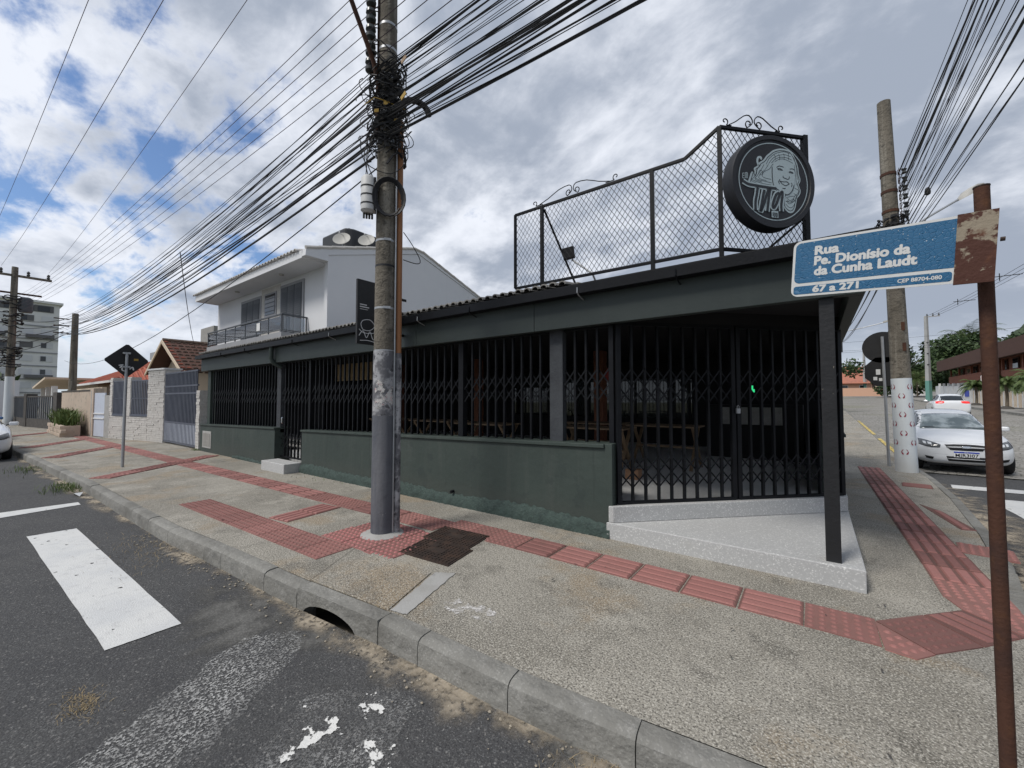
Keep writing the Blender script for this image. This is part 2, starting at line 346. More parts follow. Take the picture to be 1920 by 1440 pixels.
mat('pole_concrete', (.175,.155,.125), .92, [('noise',1.1,.35,.65,(.10,.088,.07),.85), ('streak',9,.48,.66,(.27,.25,.21),.7), ('noise',9,.55,.68,(.06,.054,.045),.75), ('noise',45,.55,.66,(.07,.062,.05),.6)], [('noise',40,.8),('noise',11,.5)])
mat('pole_paint', (.105,.11,.125), .75, [('noise',3,.38,.7,(.075,.08,.095),.8), ('streak',8,.5,.75,(.17,.17,.18),.6), ('noise',14,.66,.74,(.34,.34,.34),.6), ('noise',2,.6,.75,(.045,.045,.055),.6)], [('noise',30,.3)])
mat('pole_scuffed', (.12,.12,.13), .75, [('noise',7,.42,.6,(.40,.40,.41),.85), ('noise',16,.55,.65,(.03,.03,.035),.8)], [('noise',30,.3)])
mat('white_painted_pole', (.62,.66,.68), .7, [('streak',5,.45,.75,(.5,.53,.55),.6), ('z',1,.5,.05,(.45,.44,.41),.5)], [('noise',30,.25)])
mat('pipe_orange', (.30,.135,.055), .6, [('streak',9,.4,.7,(.23,.10,.045),.8), ('noise',12,.6,.75,(.38,.24,.14),.5)])
mat('rust', (.075,.032,.019), .85, [('noise',4,.4,.7,(.045,.023,.018),.8), ('noise',14,.5,.75,(.12,.052,.022),.7), ('noise',2,.55,.75,(.045,.028,.025),.7)], [('noise',70,.4)], metal=.15)
mat('rust_plate', (.07,.025,.016), .8, [('noise',9,.52,.56,(.30,.255,.19),.9), ('noise',14,.55,.72,(.12,.045,.02),.8)], [('noise',60,.35)])
mat('galv', (.40,.41,.42), .45, [('noise',6,.4,.7,(.3,.31,.32),.6)], metal=.5)
mat('rubber', (.010,.010,.011), .55)
mat('cable', (.013,.013,.015), .6)
mat('cable_faded', (.085,.06,.075), .7)
mat('tag_yellow', (.38,.24,.04), .6)
mat('tag_tan', (.36,.25,.16), .7)
mat('box_grey', (.52,.52,.51), .55, [('noise',4,.4,.7,(.44,.44,.43),.5)])
mat('porcelain', (.055,.06,.06), .3)
mat('poster', (.52,.50,.48), .9, [('noise',22,.45,.55,(.3,.3,.3),.7), ('noise',35,.6,.63,(.45,.14,.16),.7)], alpha=[('noise',9,.45,.52)])
mat('sign_blue', (.018,.112,.23), .5, [('noise',8,.4,.7,(.024,.13,.26),.6), ('edge',90,.045,.0,(.010,.05,.14),.5), ('vor',300,.994,.998,(.5,.52,.5),.8)], [('edge',60,.35)])
mat('sign_white', (.60,.60,.585), .6, [('noise',20,.5,.75,(.48,.48,.46),.6)])
mat('sign_back', (.016,.016,.017), .6, [('noise',6,.4,.7,(.026,.026,.026),.6)])
mat('red_sign', (.42,.03,.03), .5); mat('white_flat', (.7,.7,.69), .6)
mat('disc_black', (.017,.018,.022), .5, [('noise',4,.4,.7,(.023,.024,.028),.6)]); mat('disc_light', (.40,.48,.51), .6)
mat('disc_line', (.03,.035,.042), .6)
mat('tank_black', (.03,.032,.036), .6); mat('dish', (.40,.39,.36), .55, [('noise',6,.4,.7,(.42,.41,.38),.6)])
mat('car_white', (.72,.735,.75), .22, [('noise',2,.4,.7,(.68,.69,.71),.4)], spec=.5, coat=.6); mat('car_blue', (.03,.13,.3), .3, coat=.4)
mat('car_silver', (.6,.61,.62), .25, coat=.5); mat('car_black', (.012,.012,.013), .45); mat('chrome', (.75,.75,.75), .15, metal=1.0)
mat('lamp_dark', (.08,.085,.09), .12, spec=.6); mat('lamp_clear', (.62,.64,.66), .12, spec=.6, coat=.5); mat('lamp_red', (.5,.02,.02), .2, emit=((1,.05,.04),.35))
mat('plate_white', (.72,.73,.74), .5); mat('plate_blue', (.03,.06,.4), .5); mat('ink', (.015,.015,.018), .6); mat('wheel_rim', (.38,.39,.4), .35, metal=.6)
mat('glass_screen', (.10,.13,.135), .06, [('noise',3.2,.42,.62,(.42,.47,.48),.75)], spec=.7, coat=.5); mat('glass_dark', (.02,.024,.028), .07, spec=.6)
mat('bark', (.16,.13,.095), .95, [('noise',9,.4,.7,(.09,.075,.055),.8)], [('noise',30,.6)])
mat('leaf_palm', (.085,.12,.035), .6, [('noise',2.5,.35,.7,(.05,.085,.022),.8), ('noise',6,.6,.75,(.16,.16,.055),.6)])
mat('leaf_dark', (.035,.065,.022), .65, [('noise',.8,.35,.7,(.06,.095,.03),.8), ('noise',5,.5,.7,(.02,.04,.014),.6)])
mat('leaf_grass', (.07,.115,.025), .7, [('noise',6,.4,.7,(.12,.14,.04),.7)]); mat('straw', (.30,.235,.14), .9, [('noise',30,.4,.7,(.25,.18,.09),.7)])
mat('hill', (.045,.068,.035), .95, [('noise',.05,.4,.65,(.075,.1,.05),.8), ('noise',.3,.4,.65,(.026,.042,.02),.8)], [('noise',.25,1.0)])
mat('brown_roof', (.085,.04,.028), .8, [('hstreak',8,.4,.7,(.065,.03,.022),.7)]); mat('brown_wood', (.21,.065,.032), .7, [('streak',7,.4,.7,(.155,.048,.026),.7)])
mat('brown_door', (.26,.11,.065), .65); mat('cream', (.60,.50,.38), .85, [('noise',1,.4,.7,(.53,.44,.34),.6)]); mat('peach', (.60,.37,.26), .85)
mat('beige_peel', (.50,.405,.32), .9, [('noise',1.2,.4,.68,(.42,.33,.26),.7), ('noise',5,.56,.66,(.3,.27,.22),.7), ('streak',4,.6,.75,(.2,.18,.15),.6)], [('noise',20,.3)])
mat('pale_metal', (.50,.54,.62), .6, [('noise',4,.5,.75,(.4,.42,.47),.6)]); mat('dark_stone', (.065,.06,.055), .9, [('noise',5,.4,.7,(.1,.09,.08),.8)], [('noise',20,.6)])
mat('tower', (.72,.72,.70), .85, [('noise',.12,.4,.7,(.64,.64,.63),.7), ('streak',.5,.55,.75,(.55,.55,.54),.5)]); mat('tower_slab', (.14,.14,.145), .85); mat('shutter_pale', (.60,.61,.62), .7)
mat('pole_grey', (.36,.36,.35), .85, [('noise',.9,.4,.7,(.29,.29,.28),.7)]); mat('green_band', (.12,.27,.23), .8); mat('red_mark', (.26,.02,.045), .7)
mat('led_green', (.02,.3,.1), .4, emit=((.05,1,.35),.5)); mat('lamp_white', (.8,.8,.8), .4, emit=((1,.97,.9),1.5)); mat('red_inside', (.35,.03,.03), .5)
mat('cardboard', (.35,.2,.12), .8); mat('plastic_white', (.42,.43,.44), .5); mat('asphalt_patch', (.1,.098,.092), .95, [('vor',95,.5,.8,(.17,.165,.155),.7)], [('noise',80,.4)], alpha=[('attr',1,.0,.5),('noise',1.4,.44,.6)])
glass('glass_rail', (.70,.78,.86), .12); glass('glass_back', (.06,.066,.07), .02)
def gz(x, y): return 0.026*max(0.0, min(y, 160)-13.0)*min(1.0, max(0.0, (x+6.0)/5.0))

# ================================================================ GROUND, ROADS, PAVEMENT
ZR = -0.17
g = MB()
xs = [-900,-400,-200,-120,-80,-60,-40,-20,-10,-6,-3,-1,2,6,11,14,20,30,50,90,160,300,600,900]
ys = [-300,-100,-40,-15,-8,0,4,8,13,20,30,45,60,80,100,130,160,220,320,500,800,1200]
vs = [(x,y,gz(x,y)-.32) for y in ys for x in xs]; nx = len(xs)
g.add(vs, [(j*nx+i,j*nx+i+1,(j+1)*nx+i+1,(j+1)*nx+i) for j in range(len(ys)-1) for i in range(nx-1)])
struct('ground', g, 'ground_far')
KERB = [(-90,-.6),(-40,.6),(-19.7,1.04),(-11.2,1.42),(-8.4,1.47),(-6.3,1.52),(-5.3,1.60),(-3.5,1.70),(-2.5,1.79),(-1.4,1.83),(-.7,1.89),(.1,1.98),(.6,2.15),(.95,2.5),(1.12,3.0),(1.17,3.7),(1.2,4.5),(1.30,5.2),(1.46,5.9),(1.60,7.0),(1.79,9.3),(1.88,11.5),(1.86,13.5),(1.84,17),(1.9,30),(2.0,60),(2.2,110),(2.3,160)]
def seg_len(): 
    s = [0]
    for a, b in zip(KERB, KERB[1:]): s.append(s[-1]+math.hypot(b[0]-a[0], b[1]-a[1]))
    return s
KS = seg_len()
def kerb_at(s):
    for i in range(len(KS)-1):
        if s <= KS[i+1] or i == len(KS)-2:
            t = (s-KS[i])/(KS[i+1]-KS[i]); a, b = KERB[i], KERB[i+1]
            d = Vector((b[0]-a[0], b[1]-a[1])).normalized()
            return Vector((a[0]+(b[0]-a[0])*t, a[1]+(b[1]-a[1])*t)), Vector((-d.y, d.x))   # point, inward normal (left of travel)
def kerb_s(x, y):
    best = None
    for i in range(len(KERB)-1):
        a, b = Vector(KERB[i]), Vector(KERB[i+1]); d = b-a; t = max(0, min(1, (Vector((x,y))-a).dot(d)/d.length_squared))
        q = a+d*t; e = (q-Vector((x,y))).length
        if best is None or e < best[0]: best = (e, KS[i]+t*d.length)
    return best[1]
# front street asphalt, crossing the mouth of the side street
rd = MB()
far = [(x, y-.0) for x, y in KERB if y < 13.6]
pts = [(-90,-9.5)] + [(x,y) for x, y in far] + [(1.86,13.6),(10.4,13.6),(10.4,3.0),(12,1.9),(90,4),(90,-9.5)]
bm_pts = pts
rd.add([(x,y,ZR) for x, y in pts], [tuple(range(len(pts)))])
struct('road', rd, 'asphalt')
# cobbled side street climbing away from the crossing
sr = MB()
sr.grid(lambda u, v: ((1.84+8.56*u) if True else 0, 13.6+v*146, gz(5, 13.6+v*146)+ZR+.004), 6, 60)
struct('side_street', sr, 'cobble')
# pavement of the corner lot
inner = []
for x, y in KERB:
    if x < -19: inner.append((x, max(4.5, 0)+6.0))
    elif x < .3 and y < 2.1: inner.append((x, 4.75))
    elif y < 4.75: inner.append((.28, 4.75))
    else: inner.append((.2, y))
sw = MB(); kp = []
for i, (x, y) in enumerate(KERB):
    p, nrm = kerb_at(KS[i]); q = p+nrm*.13; kp.append((q.x, q.y))
sub_o = []; sub_i = []
for i in range(len(KERB)-1):
    for j in range(6):
        t = j/6
        sub_o.append((kp[i][0]*(1-t)+kp[i+1][0]*t, kp[i][1]*(1-t)+kp[i+1][1]*t)); sub_i.append((inner[i][0]*(1-t)+inner[i+1][0]*t, inner[i][1]*(1-t)+inner[i+1][1]*t))
sub_o.append(kp[-1]); sub_i.append(inner[-1]); n = len(sub_o)
sw.add([(x,y,gz(x,y)) for x, y in sub_o]+[(x,y,gz(x,y)) for x, y in sub_i], [(i,i+1,n+i+1,n+i) for i in range(n-1)])
sidewalk = struct('sidewalk', sw, 'sidewalk')
# kerb: one stone after the other, two of them with a storm-drain mouth
kerb = bpy.data.objects.new('kerb', None); COL.objects.link(kerb); kerb['kind'] = 'structure'; ORG[kerb] = Vector((0,0,0))
def kerb_stone(s0, s1, hole=False):
    prof = [(0,-.30),(0,-.05),(.008,-.018),(.028,-.002),(.06,.004),(.125,.004),(.125,-.30)]
    mb = MB(); k = 4 if s1-s0 < 1.3 else 6; rows = []
    jz = random.uniform(-.006,.006)
    for i in range(k+1):
        p, nr = kerb_at(s0+.003+(s1-s0-.006)*i/k); rows.append([(p.x+nr.x*a, p.y+nr.y*a, gz(p.x,p.y)+b+(jz if b > -.2 else 0)) for a, b in prof])
    if not hole:
        m = len(prof); mb.add([q for r_ in rows for q in r_], [(i*m+j,(i+1)*m+j,(i+1)*m+j+1,i*m+j+1) for i in range(k) for j in range(m-1)]+[tuple(range(m-1,-1,-1)), tuple(k*m+j for j in range(m))])
    else:   # arch cut through the face
        p0, nr = kerb_at(s0+.006); p1, _ = kerb_at(s1-.006); d = (p1-p0); ln = d.length; d.normalize(); c, hw, hh = hole
        poly = [(0,-.30)]+[(c*ln-hw,-.30)]+[(c*ln-hw*math.cos(a*math.pi/12), -.22+hh*math.sin(a*math.pi/12)**.8) for a in range(13)]+[(c*ln+hw,-.30),(ln,-.30),(ln,-.012),(ln,.003),(0,.003),(0,-.012)]
        poly = [(a, b) for a, b in poly]
        mb.ext(poly, (p0.x,p0.y,0), (d.x,d.y,0), (0,0,1), (nr.x,nr.y,0), 0, .125)
    o = part('kerb_stone', mb, 'kerbstone', kerb, smooth=35)
    o.name = 'kerb_stone'; return o
joints = [kerb_s(x,y) for x, y in [(-10.54,1.4),(-9.73,1.43),(-8.42,1.46),(-7.82,1.47),(-7.04,1.49),(-6.27,1.51),(-5.3,1.6),(-4.9,1.61),(-4.02,1.67),(-3.48,1.71),(-2.5,1.8),(-2.1,1.81),(-1.39,1.83),(-.7,1.89)]]
s = joints[0]; left = [s]
while s > kerb_s(-44,.5): s -= random.uniform(.8,1.0); left.append(s)
allj = left[::-1]+joints[1:]; s = allj[-1]
s_in = kerb_s(1.22,4.62)
while s < s_in-1.1: s += random.uniform(.75,.95); allj.append(s)
allj.append(s_in); allj.append(s_in+1.05); s = s_in+1.05
while s < kerb_s(1.9,30): s += random.uniform(.85,1.05); allj.append(s)
i_drain = min(range(len(allj)), key=lambda i: abs(allj[i]-kerb_s(-3.48,1.71)))
for i in range(len(allj)-1):
    h = False
    if i == i_drain: h = (.42,.34,.145)
    if abs(allj[i]-s_in) < 1e-6: h = (.5,.36,.13)
    kerb_stone(allj[i], allj[i+1], h)
kb = MB()   # the remote kerb, too far to tell its stones apart
for sa, sb in ((0, allj[0]), (allj[-1], KS[-1])):
    k = 24; prof = [(0,-.30),(0,-.03),(.03,.003),(.125,.003),(.125,-.3)]; rows = []
    for i in range(k+1):
        p, nr = kerb_at(sa+(sb-sa)*i/k); rows.append([(p.x+nr.x*a, p.y+nr.y*a, gz(p.x,p.y)+b) for a, b in prof])
    m = 5; kb.add([q for r_ in rows for q in r_], [(i*m+j,(i+1)*m+j,(i+1)*m+j+1,i*m+j+1) for i in range(k) for j in range(m-1)])
part('distant_kerb', kb, 'kerbstone', kerb, kind='stuff')
# drain pit floor behind the kerb mouth
struct('drain_pit', MB().box(-3.5,-2.5,1.86,2.6,-.318,-.30), 'void_dirt')
# far side of the side street
fs = MB(); fs.grid(lambda u, v: (10.4+u*30, 3+v*157, gz(12,3+v*157)), 4, 60); struct('opposite_sidewalk', fs, 'concrete')
fk = MB()
fk.grid(lambda u, v: (10.38-.0*u, 3+v*157, gz(12,3+v*157)-.3+.3*u+.002), 1, 60); fk.grid(lambda u, v: (10.38+.14*u, 3+v*157, gz(12,3+v*157)+.006), 1, 60)
struct('opposite_kerb', fk, 'kerbstone')
# yellow line on the side kerb
yl = MB()
for sa, sb in ((kerb_s(1.86,15.5), kerb_s(1.86,19.5)), (kerb_s(1.86,21), kerb_s(1.9,29))):
    for i in range(8):
        a = sa+(sb-sa)*i/8; b = sa+(sb-sa)*(i+1)/8; pa, na = kerb_at(a); pb, nb = kerb_at(b)
        yl.add([(pa.x+na.x*.02,pa.y+na.y*.02,gz(pa.x,pa.y)+.016),(pb.x+nb.x*.02,pb.y+nb.y*.02,gz(pb.x,pb.y)+.016),(pb.x+nb.x*.12,pb.y+nb.y*.12,gz(pb.x,pb.y)+.016),(pa.x+na.x*.12,pa.y+na.y*.12,gz(pa.x,pa.y)+.016)], [(0,1,2,3)])
struct('kerb_marking', yl, 'yellow_paint')
# road markings
def sheet(name, poly, z, m, jag=0.0, nsub=14):
    P = []
    for i in range(len(poly)):
        a, b = Vector(poly[i]), Vector(poly[(i+1)%len(poly)])
        d = (b-a); nn = Vector((-d.y,d.x)).normalized()
        for j in range(nsub): P.append(a+d*j/nsub+nn*random.uniform(-jag,jag))
    mb = MB(); mb.add([(p.x,p.y,z) for p in P], [tuple(range(len(P)))]); return struct(name, mb, m)
sheet('crossing_stripe', [(-8.0,.54),(-7.97,.97),(-3.95,1.06),(-3.95,.64)], ZR+.006, 'road_paint', .0035)
sheet('stop_line', [(-9.53,-3.2),(-9.56,.38),(-9.72,1.22),(-9.98,1.22),(-10.0,.38),(-10.0,-3.2)], ZR+.006, 'road_paint', .0035)
sheet('worn_stripe', [(-2.80,.30),(-3.34,1.27),(-3.16,1.55),(-2.90,1.47),(-2.42,.72),(-2.45,.3)], ZR+.005, 'road_paint_worn', .03)
sheet('worn_stripe', [(-2.2,.85),(-2.35,1.2),(-2.15,1.5),(-1.75,1.55),(-1.5,1.35),(-1.7,.9)], ZR+.005, 'road_paint_flake', .02)
sheet('worn_stripe', [(-2.15,.75),(-2.4,1.25),(-2.1,1.6),(-1.85,1.6),(-1.6,1.0),(-1.8,.75)], ZR+.004, 'road_paint_worn', .02)
sheet('side_stop_line', [(2.1,11.55),(2.15,12.0),(6.0,12.2),(6.0,11.75)], ZR+.006, 'road_paint', .01)
for k in range(3):
    x = 2.35+k*.95
    sheet('side_crossing_stripe', [(x,7.2),(x+.03,10.75),(x+.5,10.75),(x+.48,7.2)], ZR+.006, 'road_paint', .01)
# sand drifted along the gutter
def along(s0, s1, w0, w1, z, name, m, k=30):
    a = []; b = []
    for i in range(k+1):
        p, nr = kerb_at(s0+(s1-s0)*i/k); t = math.sin(math.pi*i/k)**.5
        w = (w0+(w1-w0)*random.random())*t+.02
        a.append((p.x-nr.x*.002,p.y-nr.y*.002,z)); b.append((p.x-nr.x*w,p.y-nr.y*w,z))
    mb = MB(); mb.add(a+b, [(i,i+1,k+2+i,k+1+i) for i in range(k)]); o = part(name, mb, m); o['kind'] = 'structure'
    at_ = o.data.attributes.new('fade', 'FLOAT', 'POINT'); at_.data.foreach_set('value', [math.sin(math.pi*min(max(i/k,.001),.999))**.4 for i in range(k+1)]+[0.0]*(k+1))
along(kerb_s(-4.4,1.65), kerb_s(.2,2), .12, .30, ZR+.008, 'gutter_sand', 'sand')
along(kerb_s(-2.9,1.75), kerb_s(-.2,1.95), .06, .16, ZR+.011, 'gutter_sand', 'sand')
along(kerb_s(-6.4,1.5), kerb_s(-4.6,1.62), .12, .26, ZR+.008, 'gutter_sand', 'sand')
along(kerb_s(-20,1), kerb_s(-6.8,1.5), .12, .34, ZR+.008, 'gutter_sand', 'sand', 60)
along(kerb_s(-4.8,1.63), kerb_s(-2,1.8), .5, .9, ZR+.004, 'gutter_patch', 'asphalt_patch')
along(kerb_s(-1.2,1.85), kerb_s(1.1,3), .3, .7, ZR+.004, 'gutter_patch', 'asphalt_patch')
along(kerb_s(1.33,5.3), kerb_s(1.9,12.5), .3, .75, ZR+.008, 'gutter_sand', 'sand', 40)
# repair strip, slab joint, chalky stain on the pavement
struct('drain_slab', MB().xy([(-3.52,1.84),(-2.56,1.92),(-2.80,2.56),(-3.62,2.55)], -.02, .009), 'sidewalk', bev=.004)
sheet('cement_strip', [(-2.55,1.93),(-2.40,1.96),(-2.62,2.68),(-2.78,2.58)], .006, 'cement_patch', .006)
sheet('lime_stain', [(-2.35,2.25),(-2.25,2.36),(-2.0,2.38),(-1.85,2.36),(-1.83,2.25),(-2.05,2.2),(-2.2,2.18)], .005, 'chalk', .02)
# saw-cut joints
jm = MB()
for a, b in [((-3.52,1.83),(-2.56,1.91)), ((-3.93,2.55),(-3.52,1.83)), ((-9.3,1.6),(-7.0,3.2)), ((-15.5,1.5),(-14.0,3.2)), ((.3,4.37),(.32,6.6))]:
    d = (Vector(b)-Vector(a)); nn = Vector((-d.y,d.x)).normalized()*.002
    jm.add([(a[0]+nn.x,a[1]+nn.y,.0045),(b[0]+nn.x,b[1]+nn.y,.0045),(b[0]-nn.x,b[1]-nn.y,.0045),(a[0]-nn.x,a[1]-nn.y,.0045)], [(0,1,2,3)])
struct('pavement_joint', jm, 'void_dirt')
# ---- tactile paving: every tile its own piece
def tile_mesh(kind):
    mb = MB(); h = .198
    mb.box(-h,h,-h,h,-.012,.007)
    if kind == 'bars':
        for k in range(4):
            y = -.15+.1*k
            mb.add([(-h+.012,y-.037,.007),(h-.012,y-.037,.007),(h-.012,y+.037,.007),(-h+.012,y+.037,.007),(-h+.022,y-.028,.017),(h-.022,y-.028,.017),(h-.022,y+.028,.017),(-h+.022,y+.028,.017)],
                   [(4,5,6,7),(0,1,5,4),(1,2,6,5),(2,3,7,6),(3,0,4,7)])
    else:
        for i in range(6):
            for j in range(6):
                x = -.165+.066*i; y = -.165+.066*j; r = .022; r2 = .011
                v = [(x+r*math.cos(a*math.pi/3),y+r*math.sin(a*math.pi/3),.007) for a in range(6)]+[(x+r2*math.cos(a*math.pi/3),y+r2*math.sin(a*math.pi/3),.016) for a in range(6)]
                mb.add(v, [(a,(a+1)%6,6+(a+1)%6,6+a) for a in range(6)]+[tuple(range(6,12))])
    return mb
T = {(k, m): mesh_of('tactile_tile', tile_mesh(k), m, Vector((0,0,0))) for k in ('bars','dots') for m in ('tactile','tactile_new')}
for (k, m), me in T.items():          # base faces coloured darker, painted shade that makes ribs and dots read
    me.materials.append(MATS['tactile_groove_shade'])
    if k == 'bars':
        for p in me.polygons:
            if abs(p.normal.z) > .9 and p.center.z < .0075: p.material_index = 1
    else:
        me.materials.append(MATS['tactile_base_shade'])
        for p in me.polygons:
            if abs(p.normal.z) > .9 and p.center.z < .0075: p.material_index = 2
def tile(x, y, a, kind, m='tactile', dz=0, sx=1.0):
    o = inst('tactile_tile', T[(kind, m)], sidewalk, (x, y, gz(x,y)+dz+random.uniform(-.0008,.0008)), a+random.uniform(-.008,.008))
    if sx != 1.0: o.scale = (sx,1,1)
def row(p0, p1, kinds, dz=0, rot=0, m='tactile'):
    """tiles side by side from p0 towards p1, kinds is a function of index"""
    p0, p1 = Vector(p0), Vector(p1); d = p1-p0; k = max(1, round(d.length/.408)); a = math.atan2(d.y, d.x); st = d/k
    for i in range(k):
        q = p0+st*(i+.5); kd = kinds(i, k) if callable(kinds) else kinds
        if kd: tile(q.x, q.y, a+rot, kd, m, dz)
row((-.10,3.69),(-2.56,3.68), 'bars')
row((-2.56,3.68),(-2.97,3.67), 'dots'); 
row((-3.68,3.57),(-4.49,3.56), lambda i,k: 'dots', .001); row((-2.97,3.72),(-3.68,3.70), 'dots', -.004)
row((-4.49,3.56),(-5.31,3.53), 'bars'); row((-5.31,3.53),(-6.54,3.49), 'dots'); row((-6.54,3.49),(-12.3,3.31), 'bars'); row((-12.3,3.31),(-14.3,3.27), lambda i,k: 'dots', .002); row((-14.3,3.27),(-31,2.9), 'bars')
row((-3.93,2.30),(-7.62,2.165), lambda i,k: 'dots')
row((-5.60,2.47),(-5.72,3.28), 'bars', .002)
for i in range(3):
    for j in range(2): tile(-4.37+.41*i+.02*j, 2.70+.41*j, .03, 'dots', 'tactile_new', .001) if not (i == 2 and j == 1) else tile(-3.55+.0, 3.11, .03, 'dots', 'tactile_new', -.006)
row((-11.35,1.66),(-13.5,4.2), 'bars', .004)
row((-16.4,1.45),(-18.9,3.1), 'bars', .004); row((-20.5,1.3),(-23.3,3.0), 'bars', .004); row((-27,.95),(-29.5,2.7), 'bars', .004)
tile(.10,3.69,0,'dots')                              # the turn at the corner
def cut_tile(poly, kind, deg=0):
    '''a tile sawn to fit the turn'''
    def inside(x, y):
        c = False
        for i in range(len(poly)):
            (x1,y1), (x2,y2) = poly[i], poly[(i+1)%len(poly)]
            if (y1 > y) != (y2 > y) and x < (x2-x1)*(y-y1)/(y2-y1)+x1: c = not c
        return c
    P = poly[::-1] if sum(a[0]*b[1]-a[1]*b[0] for a, b in zip(poly, poly[1:]+poly[:1])) < 0 else poly
    cx_, cy_ = sum(p[0] for p in P)/len(P), sum(p[1] for p in P)/len(P)
    P = [(cx_+(x-cx_)*.985, cy_+(y-cy_)*.985) for x, y in P]
    mb = MB().xy(P, -.012, .007); nb = len(mb.f); u = Vector((math.cos(R(deg)),math.sin(R(deg)))); v = Vector((-u.y,u.x))
    if kind == 'dots':
        for i in range(-12,13):
            for j in range(-12,13):
                x, y = cx_+u.x*i*.066+v.x*j*.066, cy_+u.y*i*.066+v.y*j*.066
                if all(inside(x+a, y+b) for a, b in ((.024,0),(-.024,0),(0,.024),(0,-.024))):
                    mb.add([(x+r_*math.cos(a*math.pi/3),y+r_*math.sin(a*math.pi/3),h_) for r_, h_ in ((.022,.007),(.011,.016)) for a in range(6)], [(a,(a+1)%6,6+(a+1)%6,6+a) for a in range(6)]+[tuple(range(6,12))])
    else:
        for j in range(-8,9):
            run = [i*.01 for i in range(-90,91) if all(inside(cx_+u.x*i*.01+v.x*(j*.1+q), cy_+u.y*i*.01+v.y*(j*.1+q)) for q in (-.036,.036))]
            if len(run) > 6:
                a, b = run[0]+.012, run[-1]-.012; q = lambda t, w_, h_: (cx_+u.x*t+v.x*(j*.1+w_), cy_+u.y*t+v.y*(j*.1+w_), h_)
                mb.add([q(a,-.034,.007),q(b,-.034,.007),q(b,.034,.007),q(a,.034,.007),q(a+.01,-.026,.017),q(b-.01,-.026,.017),q(b-.01,.026,.017),q(a+.01,.026,.017)], [(4,5,6,7),(0,1,5,4),(1,2,6,5),(2,3,7,6),(3,0,4,7)])
    me = mesh_of('tactile_tile', mb, 'tactile', Vector((cx_,cy_,0))); me.materials.append(MATS['tactile_groove_shade']); me.materials.append(MATS['tactile_base_shade'])
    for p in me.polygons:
        if abs(p.normal.z) > .9 and p.center.z < .0075: p.material_index = 1 if kind == 'bars' else 2  # same painted relief shade on the base of sawn tiles
    inst('tactile_tile', me, sidewalk, (cx_,cy_,gz(cx_,cy_)))
cut_tile([(.295,3.855),(.55,3.57),(.45,3.44),(.31,3.46)], 'dots', 48); cut_tile([(.30,3.865),(.58,4.17),(.81,3.86),(.55,3.575)], 'dots', 48); cut_tile([(.585,4.175),(.83,4.44),(1.06,4.17),(.815,3.865)], 'bars', -48)
cut_tile([(.83,4.45),(.775,4.66),(1.165,4.66),(1.165,4.28),(1.065,4.18)], 'dots', 0); row((.97,4.66),(.97,5.06), 'dots'); row((.97,5.05),(.94,12.5), 'bars')
row((1.16,10.35),(1.70,10.3), 'bars', .001); row((1.17,6.3),(1.55,6.25), 'dots', .001)
cut_tile([(1.20,8.55),(1.37,8.15),(1.50,7.2),(1.36,7.15)], 'bars', 95)
# rusty cast covers beside the pole
for k, (cx_, cy_) in enumerate([(-3.155,2.94),(-3.30,3.38)]):
    mb = MB(); a = R(4); u = Vector((math.cos(a),math.sin(a),0)); v = Vector((-math.sin(a)-.12,math.cos(a),0)).normalized()
    c = Vector((cx_,cy_,0)); hx, hy = .335,.222
    mb.obox(c+Vector((0,0,-.004)), u*hx, v*hy, Vector((0,0,.014)))
    for i in range(15):
        x = -hx+.025+i*(2*hx-.05)/14; mb.obox(c+u*x+Vector((0,0,.012)), u*.006, v*(hy-.02), Vector((0,0,.005)))
    for j in range(10):
        y = -hy+.025+j*(2*hy-.05)/9; mb.obox(c+v*y+Vector((0,0,.0125)), u*(hx-.02), v*.006, Vector((0,0,.005)))
    mb.obox(c+Vector((0,0,.013)), u*.11, v*.05, Vector((0,0,.0065))); mb.obox(c+u*-.12+v*.1+Vector((0,0,.013)), u*.07, v*.035, Vector((0,0,.0068)))
    single('access_cover', mb, 'iron', ['rusty cast iron access cover nearer the kerb beside the big pole','rusty cast iron access cover nearer the green wall beside the big pole'][k], 'cover', 'cast covers in the pavement')

# ================================================================ THE CORNER BAR
bar = thing('corner_bar', 'single storey dark green corner bar with black folding gates and tiled roof', 'building', (-7,4.4,0))
YW = 4.40
def sub(x): return x
part('wall', MB().xz([(-15.2,-.05),(-10.2,-.05),(-10.2,.865),(-15.2,.775)], YW, YW+.34), 'green_wall', bar, bev=.006)
rw = part('wall', MB().xz([(-8.92,-.05),(-1.88,-.05),(-1.88,1.0),(-8.92,.865)], YW, YW+.30), 'green_wall', bar, bev=.006)
part('wall_cap', MB().xz([(-15.22,.776),(-10.18,.866),(-10.18,.906),(-15.22,.816)], YW-.03, YW+.36), 'green_wall', bar, bev=.006)
part('wall_cap', MB().xz([(-8.94,.866),(-1.95,1.001),(-1.95,1.046),(-8.94,.906)], YW-.03, YW+.32), 'green_wall', bar, bev=.006)
part('wall', MB().box(-1.95,-1.86,YW-.002,YW+.14,-.02,1.05), 'green_wall', bar, bev=.005)
def rough_strip(x0, x1, h, d):
    rr = random.Random(5); cols = int((x1-x0)/.045); rows = 5; tab = [[rr.uniform(-.012,.012) for _ in range(rows+1)] for _ in range(cols+1)]
    hh = [rr.uniform(-.02,.02) for _ in range(cols+1)]
    mb = MB()
    def fn(u, v):
        i = round(u*cols); j = round(v*rows); z = v*(h+hh[i]+.02*math.sin(i*.11))
        out = d*(1-v**3)+tab[i][j]
        if j == rows: out = 0.0
        return (x0+(x1-x0)*u, YW-.004-max(out,0), z-.02)
    mb.grid(fn, cols, rows); return mb
part('rough_plinth', rough_strip(-8.9,-1.88,.20,.05), 'green_rough', bar, smooth=80)
